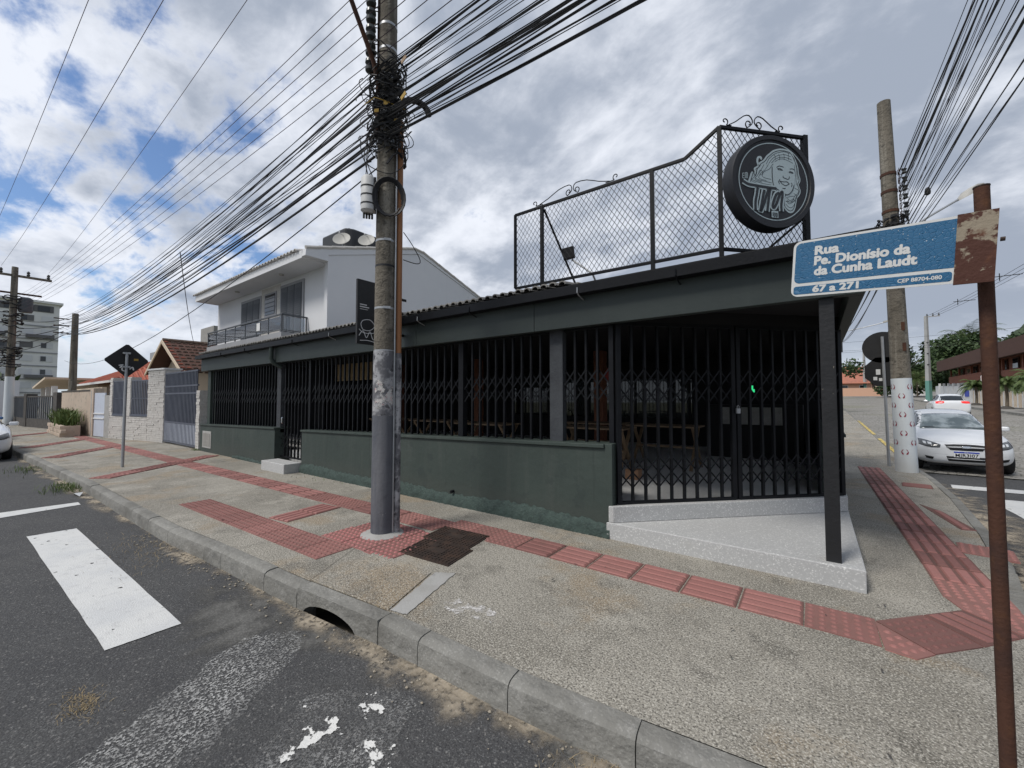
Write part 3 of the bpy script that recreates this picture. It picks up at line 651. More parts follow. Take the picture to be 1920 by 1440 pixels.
part('rough_plinth', rough_strip(-12.6,-10.22,.08,.03), 'green_rough', bar, smooth=80)
# terrazzo entrance: triangular platform, step, floor
part('platform', MB().xy([(-1.92,4.36),(.295,4.36),(.295,6.66),(.2,6.66)], -.05, .18), 'terrazzo', bar, bev=.008)
d45 = Vector((2.13,2.15,0)).normalized(); n45 = Vector((d45.y,-d45.x,0))
GA, GB = Vector((-1.86,4.48,0)), Vector((.27,6.63,0))
a = GA+n45*.11; b = GB+n45*.05
part('entrance_step', MB().xy([(-1.90,4.375),(-1.84,4.366),(.29,6.53),(.29,6.72),(.1,6.75)], .181, .36), 'terrazzo', bar, bev=.008)
part('floor', MB().xy([(-15,4.75),(-1.98,4.75),(-1.88,4.56),(.16,6.70),(.16,11.4),(-12.4,11.4),(-12.4,6.9),(-15,6.9)], .1, .355), 'floor_inside', bar)
part('door_step', MB().box(-10.02,-8.94,4.05,4.42,-.03,.2), 'terrazzo', bar, bev=.012)
# back, side and ceiling shut the room in
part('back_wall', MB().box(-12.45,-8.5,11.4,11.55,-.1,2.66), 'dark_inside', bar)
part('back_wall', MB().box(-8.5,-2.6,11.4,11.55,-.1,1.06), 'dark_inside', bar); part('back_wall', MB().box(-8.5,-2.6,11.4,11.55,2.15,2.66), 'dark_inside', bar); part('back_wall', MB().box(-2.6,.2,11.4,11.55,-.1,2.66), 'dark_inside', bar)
part('back_glazing', MB().box(-8.5,-2.6,11.45,11.47,1.06,2.15), 'glass_back', bar)
for i in range(5): part('glazing_bar', MB().box(-8.5+1.45*i,-8.44+1.45*i,11.42,11.5,1.062,2.148), 'black_metal', bar)
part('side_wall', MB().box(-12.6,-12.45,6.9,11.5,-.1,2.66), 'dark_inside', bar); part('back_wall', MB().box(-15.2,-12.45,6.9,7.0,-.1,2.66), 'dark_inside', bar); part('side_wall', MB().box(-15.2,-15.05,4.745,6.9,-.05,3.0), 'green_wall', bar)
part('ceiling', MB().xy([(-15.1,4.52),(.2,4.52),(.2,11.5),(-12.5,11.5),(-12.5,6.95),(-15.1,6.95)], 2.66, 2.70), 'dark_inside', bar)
part('pale_panel', MB().box(-11.8,-9.9,6.8,6.86,2.12,2.62), 'wood_pale', bar)
part('counter', MB().box(-1.9,-.2,9.6,10.2,.356,1.45), 'dark_inside', bar); part('counter_front', MB().box(-1.6,-.5,9.54,9.60,1.05,1.4), 'concrete', bar)
# fascia, soffit and gutter
part('fascia', MB().box(-15.2,-5.2,YW-.02,YW+.08,2.43,2.80), 'fascia', bar, bev=.004); part('fascia', MB().box(-5.195,-2.9,YW-.02,YW+.08,2.43,2.80), 'fascia', bar, bev=.004)
part('fascia', MB().box(-2.895,.35,YW-.02,YW+.08,2.43,2.80), 'fascia', bar, bev=.004); part('fascia', MB().box(.25,.35,YW+.082,11.6,2.43,2.80), 'fascia', bar, bev=.004)
part('soffit', MB().xy([(-1.9,YW+.082),(.248,YW+.082),(.248,6.6)], 2.60, 2.63), 'dark_inside', bar)
part('gate_header', MB().bar(GA+Vector((0,0,2.54)), GB+Vector((0,0,2.54)), .05, .17), 'dark_inside', bar)
gp = [(YW-.16,2.79),(YW-.16,2.90),(YW-.145,2.90),(YW-.145,2.81),(YW-.03,2.81),(YW-.03,2.79)]
part('gutter', MB().yz(gp, -15.3,.40), 'black_metal', bar, bev=.003)
part('gutter_flashing', MB().box(-15.3,.44,YW-.03,YW+.12,2.802,2.93), 'black_metal', bar)
part('gutter', MB().box(.352,.46,YW-.02,11.7,2.79,2.90), 'black_metal', bar, bev=.003)
for x in (-13.2,-11.6,-9.1,-7.6,-6.3,-5.0,-3.9,-2.2,-1.1):
    part('gutter_bracket', MB().tube([(x,YW-.165,2.86),(x,YW-.168,2.80),(x,YW-.13,2.775),(x+.01,YW-.025,2.74)], .008, 5), 'galv' if x in (-7.6,-5.0,-2.2) else 'black_metal', bar)
part('downpipe', MB().tube([(-10.25,YW-.09,2.80),(-10.25,YW-.09,2.52),(-10.24,YW-.04,2.42),(-10.2,YW+.12,2.33)], .05, 10), 'green_wall', bar, smooth=True)
part('white_lamp', MB().lathe([(.02,2.60),(.075,2.585),(.07,2.555),(.03,2.54)], (-.02,4.8,0), n=12), 'lamp_white', bar, smooth=True)
# roof: deck and barrel-tile columns, one piece each
def roof_z(y): return 2.955+.19*(y-4.3)
part('roof_deck', MB().yz([(4.34,2.915),(7.0,2.915+.19*2.66),(7.0,2.94+.19*2.66),(4.34,2.94)], -15.25,-12.55), 'dark_inside', bar)
part('roof_deck', MB().yz([(4.34,2.915),(11.6,2.915+.19*7.26),(11.6,2.94+.19*7.26),(4.34,2.94)], -12.548,.44), 'dark_inside', bar)
def column_mesh(ln, r, pitch, m, step=.4, name='roof_tile_column'):
    mb = MB(); k = max(2,int(ln/step)); n = 6
    for i in range(k):
        a0 = ln*i/k; a1 = ln*(i+1)/k+.04; lift = .012
        ring = lambda y, rr, dz: [(rr*math.cos(math.pi*j/n), y, rr*.85*math.sin(math.pi*j/n)+pitch*y+dz) for j in range(n+1)]
        A = ring(a0, r*1.04, lift); B = ring(a1, r*.9, 0); o = A+B+ring(a0, r*.8, lift-.004)
        mb.add(o, [(j,j+1,n+2+j,n+1+j) for j in range(n)]+[(j,j+1,2*n+3+j,2*n+2+j) for j in range(n)])
    return mesh_of(name, mb, m, Vector((0,0,0)), 50)
cl, cs = column_mesh(7.2,.054,.19,'roof_tile_grey'), column_mesh(2.66,.054,.19,'roof_tile_grey')
for i in range(98):
    x = -15.15+i*.131
    inst('roof_tile_column', cs if x < -12.6 else cl, bar, (x, 4.30+random.uniform(-.01,.01), 2.94+random.uniform(-.003,.003)))
# posts and pilaster of the facade
for x0, x1, m in ((-15.05,-14.82,'green_wall'),(-12.74,-12.66,'black_metal'),(-10.40,-10.20,'pilaster'),(-8.90,-8.82,'black_metal'),(-4.38,-4.28,'black_metal'),(-2.75,-2.56,'pilaster'),(-1.945,-1.885,'black_metal')):
    part('post', MB().box(x0,x1,YW+.12,YW+.22,.78 if x0 < -10 else .88,2.66), m, bar, bev=.004)
part('post', MB().box(.04,.145,4.43,4.535,.18,2.66), 'black_post', bar, bev=.004, label='chipped black steel post standing on the terrazzo platform')
part('meter_box', MB().box(-14.95,-14.25,YW-.015,YW+.05,.12,.62), 'rust_plate' if False else 'cement_patch', bar, bev=.01)
part('meter_door', MB().box(-14.88,-14.32,YW-.022,YW-.012,.18,.56), 'concrete', bar)
part('overflow_pipe', MB().tube([(-4.35,YW+.02,.2),(-4.35,YW-.06,.195)], .022, 8), 'black_metal', bar, smooth=True)
part('overflow_pipe', MB().tube([(-10.5,YW+.02,.12),(-10.5,YW-.06,.115)], .025, 8), 'black_metal', bar, smooth=True)
# right-hand facade on the side street
part('wall', MB().box(.02,.27,6.64,11.6,-.05,1.08), 'green_wall', bar, bev=.006); part('wall_cap', MB().box(-.0,.295,6.62,11.62,1.081,1.12), 'green_wall', bar, bev=.004)
for y in (6.72,9.1,11.5): part('post', MB().box(.10,.19,y-.045,y+.045,1.12,2.66), 'black_metal', bar)

# ---- folding gates: every upright a piece
BARM = {}
def bar_mesh(h, w=.026, d=.018):
    k = (round(h,3), w)
    if k not in BARM:
        mb = MB().box(-w/2,w/2,-d,d,0,h); mb.box(-w/2-.004,w/2+.004,-d-.003,-d+.004,h*.62,h*.62+.03)
        BARM[k] = mesh_of('upright', mb, 'black_metal', Vector((0,0,0)))
    return BARM[k]
def strips(sp, h):
    out = []
    for sgn in (1,-1):
        mb = MB().bar((0,sgn*.012,0 if sgn > 0 else h), (sp,sgn*.012,h if sgn > 0 else 0), .004, .016, up=(0,0,1)); out.append(mb)
    return out
def gate(label, p, q, z0, z1, bands, n, slope=0, single_strips=False, frame=True):
    p, q = Vector((*p,0)), Vector((*q,0)); d = (q-p); ln = d.length; d.normalize(); ang = math.atan2(d.y,d.x); nr = Vector((d.y,-d.x,0))
    g = thing('folding_gate', label, 'gate', (p.x,p.y,z0), 0, 'black folding gates of the bar')
    zb = lambda t: z0+slope*t*ln
    part('bottom_rail', MB().bar(p+Vector((0,0,zb(0)+.015)), q+Vector((0,0,zb(1)+.015)), .05, .03), 'black_metal', g)
    part('top_rail', MB().bar(p+Vector((0,0,z1-.015)), q+Vector((0,0,z1-.015)), .05, .04), 'black_metal', g)
    sp = ln/n
    hmin = z1-.03-max(zb(0),zb(1))-.03
    bmz = bar_mesh(hmin+.02)
    for i in range(1,n):
        t = i/n; c = p+d*(sp*i); inst('upright', bmz, g, (c.x,c.y,z1-.035-hmin-.015), ang)
        if slope and zb(t) < max(zb(0),zb(1))-.02: pass
    if slope:   # short feet under the uprights where the sill falls away
        mb = MB()
        for i in range(1,n):
            c = p+d*(sp*i); mb.obox(c+Vector((0,0,(zb(i/n)+z1-.05-hmin)/2+.012)), d*.011, nr*.016, Vector((0,0,max(.01,(z1-.05-hmin-zb(i/n))/2))))
        part('upright_feet', mb, 'black_metal', g, kind='stuff')
    lat = MB()
    for (b0, b1) in bands:
        h = (b1-b0)/2
        for i in range(n):
            for lv in (0,1):
                for sg in (1,-1):
                    A = p+d*(sp*i)+nr*(.016*sg)+Vector((0,0,b0+h*lv+(0 if sg > 0 else h))); B = p+d*(sp*(i+1))+nr*(.016*sg)+Vector((0,0,b0+h*lv+(h if sg > 0 else 0)))
                    if single_strips: part('lattice_strip', MB().bar(A,B,.004,.017), 'black_metal', g)
                    else: lat.bar(A,B,.004,.017)
    if lat.v: part('lattice', lat, 'black_metal', g, kind='stuff')
    return g
yg = YW+.16
gate('black folding gate panel at the far left end of the green wall', (-14.80,yg),(-12.75,yg), .80, 2.45, [(1.46,1.86)], 12, .018)
gate('black folding gate panel left of the narrow side door', (-12.65,yg),(-10.41,yg), .845, 2.45, [(1.46,1.86)], 14, .018)
dg = gate('narrow full height black folding door above the small white step', (-10.19,yg),(-8.91,yg), .21, 2.45, [(1.46,1.86),(.45,.80)], 8)
part('door_handle', MB().tube([(-10.1,yg-.04,1.0),(-10.1,yg-.05,1.02),(-10.1,yg-.05,1.12),(-10.1,yg-.04,1.14)], .012, 6), 'chrome', dg)
gate('long black folding gate panel behind the big utility pole', (-8.81,yg),(-4.39,yg), .885, 2.45, [(1.48,1.88)], 28, .0185)
gate('black folding gate panel just left of the grey pilaster', (-4.27,yg),(-2.76,yg), .972, 2.45, [(1.52,1.90)], 10, .018)
gate('short black folding gate panel right of the grey pilaster', (-2.55,yg),(-1.95,yg), 1.004, 2.45, [(1.54,1.92)], 4, .018)
mid = (GA+GB)/2+d45*.02; e1 = GA+d45*.05; e2 = mid-d45*.035; e3 = mid+d45*.035; e4 = GB-d45*.04
g1 = gate('left leaf of the diagonal black folding gate at the corner entrance', (e1.x,e1.y),(e2.x,e2.y), .362, 2.45, [(1.52,1.92),(.55,.90)], 9, single_strips=True)
g2 = gate('right leaf of the diagonal black folding gate at the corner entrance', (e3.x,e3.y),(e4.x,e4.y), .362, 2.45, [(1.52,1.92),(.55,.90)], 9, single_strips=True)
for gg, e in ((g1,e2),(g2,e3),(g1,e1),(g2,e4)):
    sg = -1 if e in (e2, e4) else 1
    part('gate_stile', MB().obox((e.x,e.y,1.405), d45*.026, n45*.024, Vector((0,0,1.04))), 'black_metal', gg, bev=.003)
part('padlock', MB().obox((mid+n45*.05+Vector((0,0,1.42))), d45*.022, n45*.012, Vector((0,0,.03))).tube([mid+n45*.05+d45*.014+Vector((0,0,1.45)), mid+n45*.05+d45*.014+Vector((0,0,1.475)), mid+n45*.05+Vector((0,0,1.485)), mid+n45*.05-d45*.014+Vector((0,0,1.475)), mid+n45*.05-d45*.014+Vector((0,0,1.45))], .004, 6), 'galv', g1)
gate('black folding gate above the low wall on the side street', (.145,9.05),(.145,6.78), 1.12, 2.45, [(1.52,1.92)], 14)
gate('rear black folding gate above the low wall on the side street', (.145,11.4),(.145,9.16), 1.12, 2.45, [(1.52,1.92)], 14)
for bx0, by, bz in ((-3.9,8.6,0),(-7.4,8.4,0),(-10.5,8.2,0)):
    single('brick_column', MB().box(bx0-.11,bx0+.11,by-.11,by+.11,.356,2.655), 'brick_post', {-3.9:'orange brown column inside the bar, nearest the corner gate', -7.4:'orange brown column in the middle of the bar room', -10.5:'orange brown column deepest in the bar room on the left'}[bx0], 'column', 'columns inside the bar')
# folding tables inside
tab = None
def make_table():
    t = thing('folding_table', 'x', 'table', (0,0,0), 0, 'folding tables inside the bar', local=True)
    for i in range(5): part('top_slat', MB().box(-.6,.6,-.34+.137*i,-.215+.137*i,.72,.745), 'wood_table', t)
    for s_ in (-.5,.5):
        part('leg', MB().bar((s_,-.3,.0),(s_,.3,.72),.05,.03), 'wood_table', t); part('leg', MB().bar((s_+.04,.3,.0),(s_+.04,-.3,.72),.05,.03), 'wood_table', t)
    part('stretcher', MB().box(-.5,.5,-.02,.02,.34,.38), 'wood_table', t); return t
tabs = [(-3.0,6.4,.05,'wooden folding table nearest the corner gate'),(-2.2,7.6,.0,'second wooden folding table behind the corner gate'),(-3.6,7.7,.1,'wooden folding table beside the nearest brown column'),(-5.2,6.2,0,'wooden folding table behind the long gate near the pilaster'),(-6.8,6.4,.05,'wooden folding table in the middle of the dark room'),(-8.3,6.3,-.05,'wooden folding table farthest left in the dark room')]
for i, (x, y, a, lb) in enumerate(tabs):
    if i == 0: tab = make_table(); tab.location = (x,y,.356); tab.rotation_euler = (0,0,a); tab['label'] = lb
    else: dup(tab, (x,y,.356), a, lb)
single('cardboard_box', MB().box(-2.35,-2.15,6.05,6.22,.356,.5), 'cardboard', 'small brown box on the floor behind the corner gate', 'box')
single('green_led_sign', MB().box(-1.00,-.975,9.2,9.22,1.70,1.83).box(-.974,-.95,9.2,9.22,1.70,1.76), 'led_green', 'small glowing green light inside the bar', 'light')
single('red_disc', MB().lathe([(.001,0),(.17,0),(.17,.03),(.001,.03)], (-3.52,8.4,2.1), (1,0,0), (0,0,1), (0,-1,0), 20), 'red_inside', 'round red disc hanging beside the brown column inside the bar', 'sign')
single('back_yard_wall', MB().box(-14,-2.5,17.8,18,0,2.6), 'white_wall', 'pale yard wall seen through the back glazing of the bar', 'wall')

# ================================================================ WHITE TWO-STOREY HOUSE BEHIND THE BAR
wh = thing('white_house', 'white two storey house with tiled gable roof and glass balcony behind the bar', 'building', (-18.5,11,0))
XG = -13.6
part('wall', MB().yz([(7.5,0),(15.6,0),(15.6,6.62),(11.55,7.82),(7.5,6.62)], XG-.2, XG), 'white_wall', wh)
part('wall', MB().box(-24.3,-13.82,7.65,7.85,0,6.6), 'white_wall', wh); part('wall', MB().yz([(7.87,0),(15.6,0),(15.6,6.62),(11.55,7.82),(7.87,6.65)], -24.3,-24.1), 'white_wall', wh)
part('wall', MB().box(-24.08,-13.82,15.4,15.6,0,6.6), 'white_wall', wh)
# sloping soffit and eave of the front
rp = .29
def rz(y): return 6.62+rp*(y-6.72) if y <= 11.55 else 6.62+rp*(11.55-6.72)-rp*(y-11.55)
part('roof', MB().yz([(6.70,6.36),(7.64,6.36),(11.55,7.80),(11.55,rz(11.55)),(6.70,rz(6.7))], -24.35,XG-.22), 'white_wall', wh)
part('roof', MB().yz([(6.70,6.40),(7.5,6.40),(7.5,6.622),(11.55,7.83),(15.6,6.63),(15.9,6.5),(15.9,6.6),(11.55,8.0),(6.72,6.64)], XG-.22,XG+.03), 'white_wall', wh)
part('roof', MB().yz([(11.552,7.8),(15.9,6.5),(15.9,6.56),(11.552,rz(11.55))], -24.35,XG-.225), 'white_wall', wh)
cm = column_mesh(5.0,.10,rp,'roof_tile_pale',.42)
for i in range(42): inst('roof_tile_column', cm, wh, (-24.3+i*.248, 6.6, rz(6.6)+.02))
vm = MB()
for k in range(20):
    y0 = 6.7+k*.46
    if y0 < 15.6: vm.tube([(XG+.02,y0,(rz(y0) if y0 < 11.5 else 8.0-.325*(y0-11.55))+.05),(XG+.02,min(y0+.5,15.8),(rz(min(y0+.5,11.55)) if y0 < 11.1 else 8.0-.325*(y0+.5-11.55))+.035)], .06, 6)
part('verge_tiles', vm, 'roof_tile_pale', wh, kind='stuff')
part('balcony_slab', MB().xy([(-22.6,6.7),(-15.2,6.7),(-15.2,7.64),(-22.6,7.64)], 3.66, 3.98), 'grey_slab', wh)
for k in range(8):
    x = -22.55+k*1.04; part('rail_post', MB().box(x-.02,x+.02,6.72,6.76,3.98,4.60), 'grey_shutter', wh)
part('hand_rail', MB().box(-22.6,-15.2,6.71,6.77,4.601,4.65), 'grey_shutter', wh); part('lower_rail', MB().box(-22.6,-15.2,6.725,6.755,4.05,4.08), 'grey_shutter', wh)
part('hand_rail', MB().box(-15.26,-15.2,6.772,7.63,4.601,4.65), 'grey_shutter', wh); part('rail_post', MB().box(-15.25,-15.21,7.58,7.62,3.98,4.60), 'grey_shutter', wh)
for k in range(7):
    x = -22.5+k*1.04; part('rail_pane', MB().box(x,x+.94,6.732,6.742,4.09,4.56), 'glass_rail', wh)
part('rail_pane', MB().box(-15.235,-15.225,6.80,7.55,4.09,4.56), 'glass_rail', wh)
part('notice', MB().box(-17.3,-17.0,6.715,6.72,4.2,4.5), 'white_flat', wh)
def shutters(x0, x1, z0, z1, leaf, name='door'):
    d = part(name, MB().box(x0-.1,x1+.1,7.60,7.66,z0,z1+.12), 'grey_slab', wh)
    for i in range(leaf):
        a = x0+(x1-x0)*i/leaf+.02; b = x0+(x1-x0)*(i+1)/leaf-.02; mb = MB().box(a,b,7.575,7.602,z0+.02,z1)
        k = int((z1-z0)/.09)
        for j in range(k): mb.add([(a+.05,7.57,z0+.08+j*.085),(b-.05,7.57,z0+.08+j*.085),(b-.05,7.555,z0+.03+j*.085),(a+.05,7.555,z0+.03+j*.085)], [(0,1,2,3)])
        part('shutter_leaf', mb, 'grey_shutter', d)
shutters(-21.2,-19.3,3.99,5.95,3); shutters(-17.3,-15.6,3.99,6.05,3)
w = part('window', MB().box(-18.85,-17.75,7.60,7.66,5.05,6.05), 'grey_slab', wh); part('pane', MB().box(-18.75,-17.85,7.585,7.602,5.13,5.97), 'glass_dark', w)
for j in range(4): part('window_bar', MB().box(-18.72,-17.88,7.575,7.584,5.25+j*.18,5.28+j*.18), 'grey_shutter', w)
part('stone_panel', MB().box(-19.2,-17.45,7.63,7.655,3.98,6.3), 'stone_white', wh)
for x in (-20.5,-16.3): part('soffit_lamp', MB().lathe([(.02,6.36),(.1,6.35),(.08,6.31),(.03,6.30)], (x,7.15,0), n=10), 'dish', wh)
tk = thing('water_tank', 'black water tank on the roof of the white house', 'tank', (-16.3,10.4,7.6))
part('tank_body', MB().xy([(-17.4,9.3),(-15.6,9.3),(-15.4,9.6),(-15.4,11.3),(-17.4,11.3)], 7.3, 8.75), 'tank_black', tk, bev=.08)
part('tank_lid', MB().xy([(-17.1,9.6),(-15.8,9.6),(-15.8,11.0),(-17.1,11.0)], 8.75, 8.9), 'tank_black', tk, bev=.06)
for (x, y, z, lb) in ((-15.0,8.85,7.9,'left satellite dish on the roof of the white house'),(-14.9,9.9,8.15,'right satellite dish on the roof beside the black tank')):
    t = thing('satellite_dish', lb, 'dish', (x,y,z-.6), 0, 'satellite dishes')
    w_ = Vector((.55,-.65,.5)).normalized(); u_ = w_.cross(Vector((0,0,1))).normalized(); v_ = w_.cross(u_)
    part('reflector', MB().lathe([(.02,.0),(.2,.03),(.34,.10),(.34,.11),(.2,.045),(.02,.015)], (x,y,z), u_, v_, w_, 18), 'dish', t, smooth=True)
    part('arm', MB().tube([Vector((x,y,z))-v_*.3, Vector((x,y,z))+w_*.35], .012, 6), 'galv', t)
    part('feed', MB().lathe([(.03,0),(.03,.08)], Vector((x,y,z))+w_*.33, u_, v_, w_, 8), 'plastic_white', t)
    part('mast', MB().tube([(x,y,z-1.1),(x,y,z-.15),Vector((x,y,z))], .02, 6), 'galv', t)

# ================================================================ NEXT DOOR: stone wall, sliding gate, small door
FR = [(-15.32,4.42),(-15.62,4.42),(-19.0,4.40),(-20.3,4.22),(-23.1,3.62),(-24.9,3.35),(-30.4,3.0),(-32.6,2.9),(-37.2,2.2),(-48,1.6)]
def fpt(i, t=0.0):
    a, b = Vector(FR[i]), Vector(FR[i+1]); d = (b-a); L_ = d.length; d.normalize(); return a+d*L_*t, d, Vector((-d.y,d.x))*-1, L_
nw = thing('stone_clad_wall', 'white split stone garden wall with grilled openings beside the sliding gate', 'wall', (-20,4.2,0))
def fbox(i, t0, t1, depth, z0, z1, mb=None, out=0.0):
    a, d, nr, L_ = fpt(i); p = a+d*L_*t0; q = a+d*L_*t1; back = Vector((0,1))
    mb = mb or MB()
    mb.ext([(p.x,p.y-out),(q.x,q.y-out),(q.x,q.y+depth),(p.x,p.y+depth)], (0,0,0), (1,0,0), (0,1,0), (0,0,1), z0, z1); return mb
def clad(i, t0, t1, z0, z1, parent, rh=.075, out=.02):
    """courses of split stone: alike small pieces, joined per panel"""
    mb = MB(); a, d, nr, L_ = fpt(i); rr = random.Random(i*7+int(t0*10)); z = z0
    while z < z1-.01:
        h = min(rh*rr.uniform(.8,1.25), z1-z); t = t0
        while t < t1-1e-4:
            dt = min(rr.uniform(.25,.6)/L_, t1-t); fbox(i, t+.002, t+dt-.002, .01, z+.004, z+h-.004, mb, out+rr.uniform(-.008,.012)); t += dt
        z += h
    o = part('stone_courses', mb, 'stone_white', parent, kind='stuff'); return o
part('gate_pillar', fbox(0,0,1,.25,0,1.85), 'stone_white', nw); clad(0,.02,.98,.0,1.85,nw,.09)
part('pillar', fbox(2,0,1,.45,0,2.66), 'stone_white', nw); clad(2,0,1,0,2.62,nw); part('pillar_cap', fbox(2,-.02,1.02,.5,2.661,2.72,out=.05), 'white_trim', nw)
part('low_wall', fbox(3,0,1,.3,0,.92), 'stone_white', nw); clad(3,0,1,0,.9,nw)
part('pillar', fbox(3,.44,.56,.3,.92,2.45), 'stone_white', nw); clad(3,.44,.56,.93,2.42,nw); part('pillar', fbox(3,.93,1.0,.3,.92,2.45), 'stone_white', nw); clad(3,.93,1,.93,2.42,nw)
for t0, t1 in ((.0,.44),(.56,.93)):
    g_ = part('grille', fbox(3,t0,t1,.03,.95,1.0), 'blue_grey_gate', nw); part('grille_rail', fbox(3,t0,t1,.03,2.28,2.32), 'blue_grey_gate', g_); part('grille_rail', fbox(3,t0,t1,.03,1.6,1.63), 'blue_grey_gate', g_); part('sill', fbox(3,t0,t1,.33,.92,.95,out=.04), 'blue_grey_gate', nw)
    for k in range(11):
        t = t0+(t1-t0)*(k+.5)/11; part('grille_bar', fbox(3,t-.008,t+.008,.02,1.0,2.28), 'blue_grey_gate', g_)
sg = thing('sliding_gate', 'blue grey metal gate with upright bars between stone pillars', 'gate', (-17.3,4.4,0))
for z in (.06,.75,1.75,2.0,2.47): part('rail', fbox(1,.0,1,.05,z,z+.05), 'blue_grey_gate', sg)
for k in range(25):
    t = (k+.5)/25; part('gate_bar', fbox(1,t-.007,t+.007,.03,.11,2.52,out=.002), 'blue_grey_gate', sg)
part('back_sheet', fbox(1,0,1,.01,.12,.74,out=-.06), 'pale_metal', sg)
single('house_front_wall', MB().box(-22.9,-15.7,8.0,8.2,0,2.6), 'white_wall', 'white wall in the yard behind the blue grey gate', 'wall')
dr = thing('metal_door', 'narrow white metal street door beside the stone wall', 'door', (-23.6,3.5,0))
part('door_leaf', fbox(4,.28,.95,.04,.03,1.85), 'pale_metal', dr); part('door_rail', fbox(4,.28,.95,.01,.75,.80,out=.03), 'white_trim', dr); part('door_rail', fbox(4,.28,.95,.01,.95,1.0,out=.03), 'white_trim', dr); part('door_frame', fbox(4,.95,1.05,.1,0,1.95,out=.02), 'cement_patch', dr); part('door_frame', fbox(4,.0,.27,.2,0,1.75,out=.02), 'cement_patch', dr)
bw = thing('beige_wall', 'peeling beige plaster wall behind the brick planter', 'wall', (-28,3.2,0))
part('wall_panel', fbox(5,.05,1,.2,-.05,1.95), 'beige_peel', bw); part('wall_coping', fbox(5,.05,1,.26,1.951,2.0,out=.03), 'dark_stone', bw); part('wall_end', fbox(5,-.04,.05,.3,-.05,2.05,out=.02), 'beige_peel', bw)
pl = thing('brick_planter', 'low stone planter box along the beige wall', 'planter', (-27.5,2.75,0))
rr = random.Random(3)
for c in range(3):
    for k in range(7):
        x = -29.3+k*.6+(.3 if c % 2 else 0); part('block', MB().box(x,x+.57,2.45+.02*rr.random(),2.62,.01+c*.16,.155+c*.16), 'beige_peel', pl, bev=.015)
part('soil', MB().box(-29.2,-25.3,2.62,3.05,0,.40), 'void_dirt', pl); part('planter_end', MB().box(-25.3,-25.1,2.46,3.05,0,.46), 'beige_peel', pl)
def blades(n, fn, seed, ln, wd, lean=.5):   # upright or fallen leaf blades
    rr = random.Random(seed); mb = MB()
    for _ in range(n):
        x, y, z = fn(rr); a = rr.uniform(0,6.28); h = ln*rr.uniform(.55,1.1); dx, dy = math.cos(a)*lean*h*rr.random(), math.sin(a)*lean*h*rr.random(); w_ = wd*rr.uniform(.6,1.2); sx, sy = -math.sin(a)*w_, math.cos(a)*w_
        mb.add([(x-sx,y-sy,z),(x+sx,y+sy,z),(x+dx*.5+sx,y+dy*.5+sy,z+h*.6),(x+dx*.5-sx,y+dy*.5-sy,z+h*.6),(x+dx*1.2,y+dy*1.2,z+h)], [(0,1,2,3),(3,2,4)])
    return mb
for k, (x, lb) in enumerate(((-28.2,'left clump of long green leaves in the planter'),(-26.3,'right clump of long green leaves in the planter'))):
    t = thing('leafy_plant', lb, 'plant', (x,2.83,.4), 0, 'plants in the planter')
    part('foliage', blades(420, lambda r_: (x+r_.gauss(0,.45),2.83+r_.gauss(0,.12),.35+r_.random()*.35), 20+k, .55, .022, .9), 'leaf_grass', t); part('stem', MB().tube([(x,2.83,.35),(x+.1,2.83,.75)], [.03,.015], 6), 'bark', t)
df = thing('dark_stone_fence', 'low dark stone wall with iron railings far down the street', 'fence', (-38,2.3,0))
for i, t0, t1 in ((7,0,1),(8,0,.4)):
    part('base', fbox(i,t0,t1,.25,0,.5), 'dark_stone', df); part('top_rail', fbox(i,t0,t1,.05,1.7,1.78), 'dark_stone', df)
    a_, d_, n_, L_ = fpt(i)
    for k in range(14): part('railing', fbox(i,t0+(t1-t0)*(k+.35)/14,t0+(t1-t0)*(k+.6)/14,.04,.5,1.7), 'grey_shutter', df)
part('gate_post', fbox(6,.55,1,.4,0,1.95), 'dark_stone', df); part('gate_post', fbox(7,.9,1.0,.4,0,1.9,out=.03), 'dark_stone', df)
single('garden_wall', MB().box(-46,-33,4.8,5.0,0,2.3), 'cream', 'cream garden wall behind the dark stone fence', 'wall')

# ---- gabled house with weathered tiles
gh = thing('gabled_house', 'small cream gabled house with dark weathered tile roof behind the stone wall', 'building', (-26.6,10,0))
part('wall', MB().xz([(-28.9,0),(-24.3,0),(-24.3,3.05),(-26.6,4.35),(-28.9,3.05)], 6.7, 6.85), 'cream', gh)
part('wall', MB().box(-24.45,-24.3,6.86,13.8,0,3.0), 'cream', gh); part('wall', MB().box(-28.9,-28.75,6.86,13.8,0,3.0), 'cream', gh)
for sgn in (1,-1):
    part('roof', MB().ext([(0,4.50),(sgn*3.0,2.93),(sgn*3.0,3.01),(0,4.58)], (-26.6,0,0), (1,0,0), (0,0,1), (0,1,0), 6.0, 14.0), 'dark_inside' if False else 'brown_roof', gh)
part('barge_board', MB().ext([(0,4.44),(-3.0,2.86),(-3.0,3.0),(0,4.6),(3.0,3.0),(3.0,2.86)], (-26.6,0,0), (1,0,0), (0,0,1), (0,1,0), 5.95, 6.0), 'cream', gh)
sl_ = Vector((3.0,0,-1.57)).normalized()
def one_tile(m):
    mb = MB(); n = 4; r_ = .10; ln = .42
    A = [(0,r_*math.cos(math.pi*j/n), r_*.6*math.sin(math.pi*j/n)+.02) for j in range(n+1)]; B = [(ln,r_*.85*math.cos(math.pi*j/n), r_*.6*math.sin(math.pi*j/n)) for j in range(n+1)]
    mb.add(A+B, [(j,j+1,n+2+j,n+1+j) for j in range(n)]+[tuple(range(n+1)), tuple(range(n+1,2*n+2))]); return mesh_of('roof_tile', mb, m, Vector((0,0,0)), 60)
tm = one_tile('roof_tile_old'); tr_ = one_tile('roof_tile_red'); ang = math.atan2(1.57,3.0)
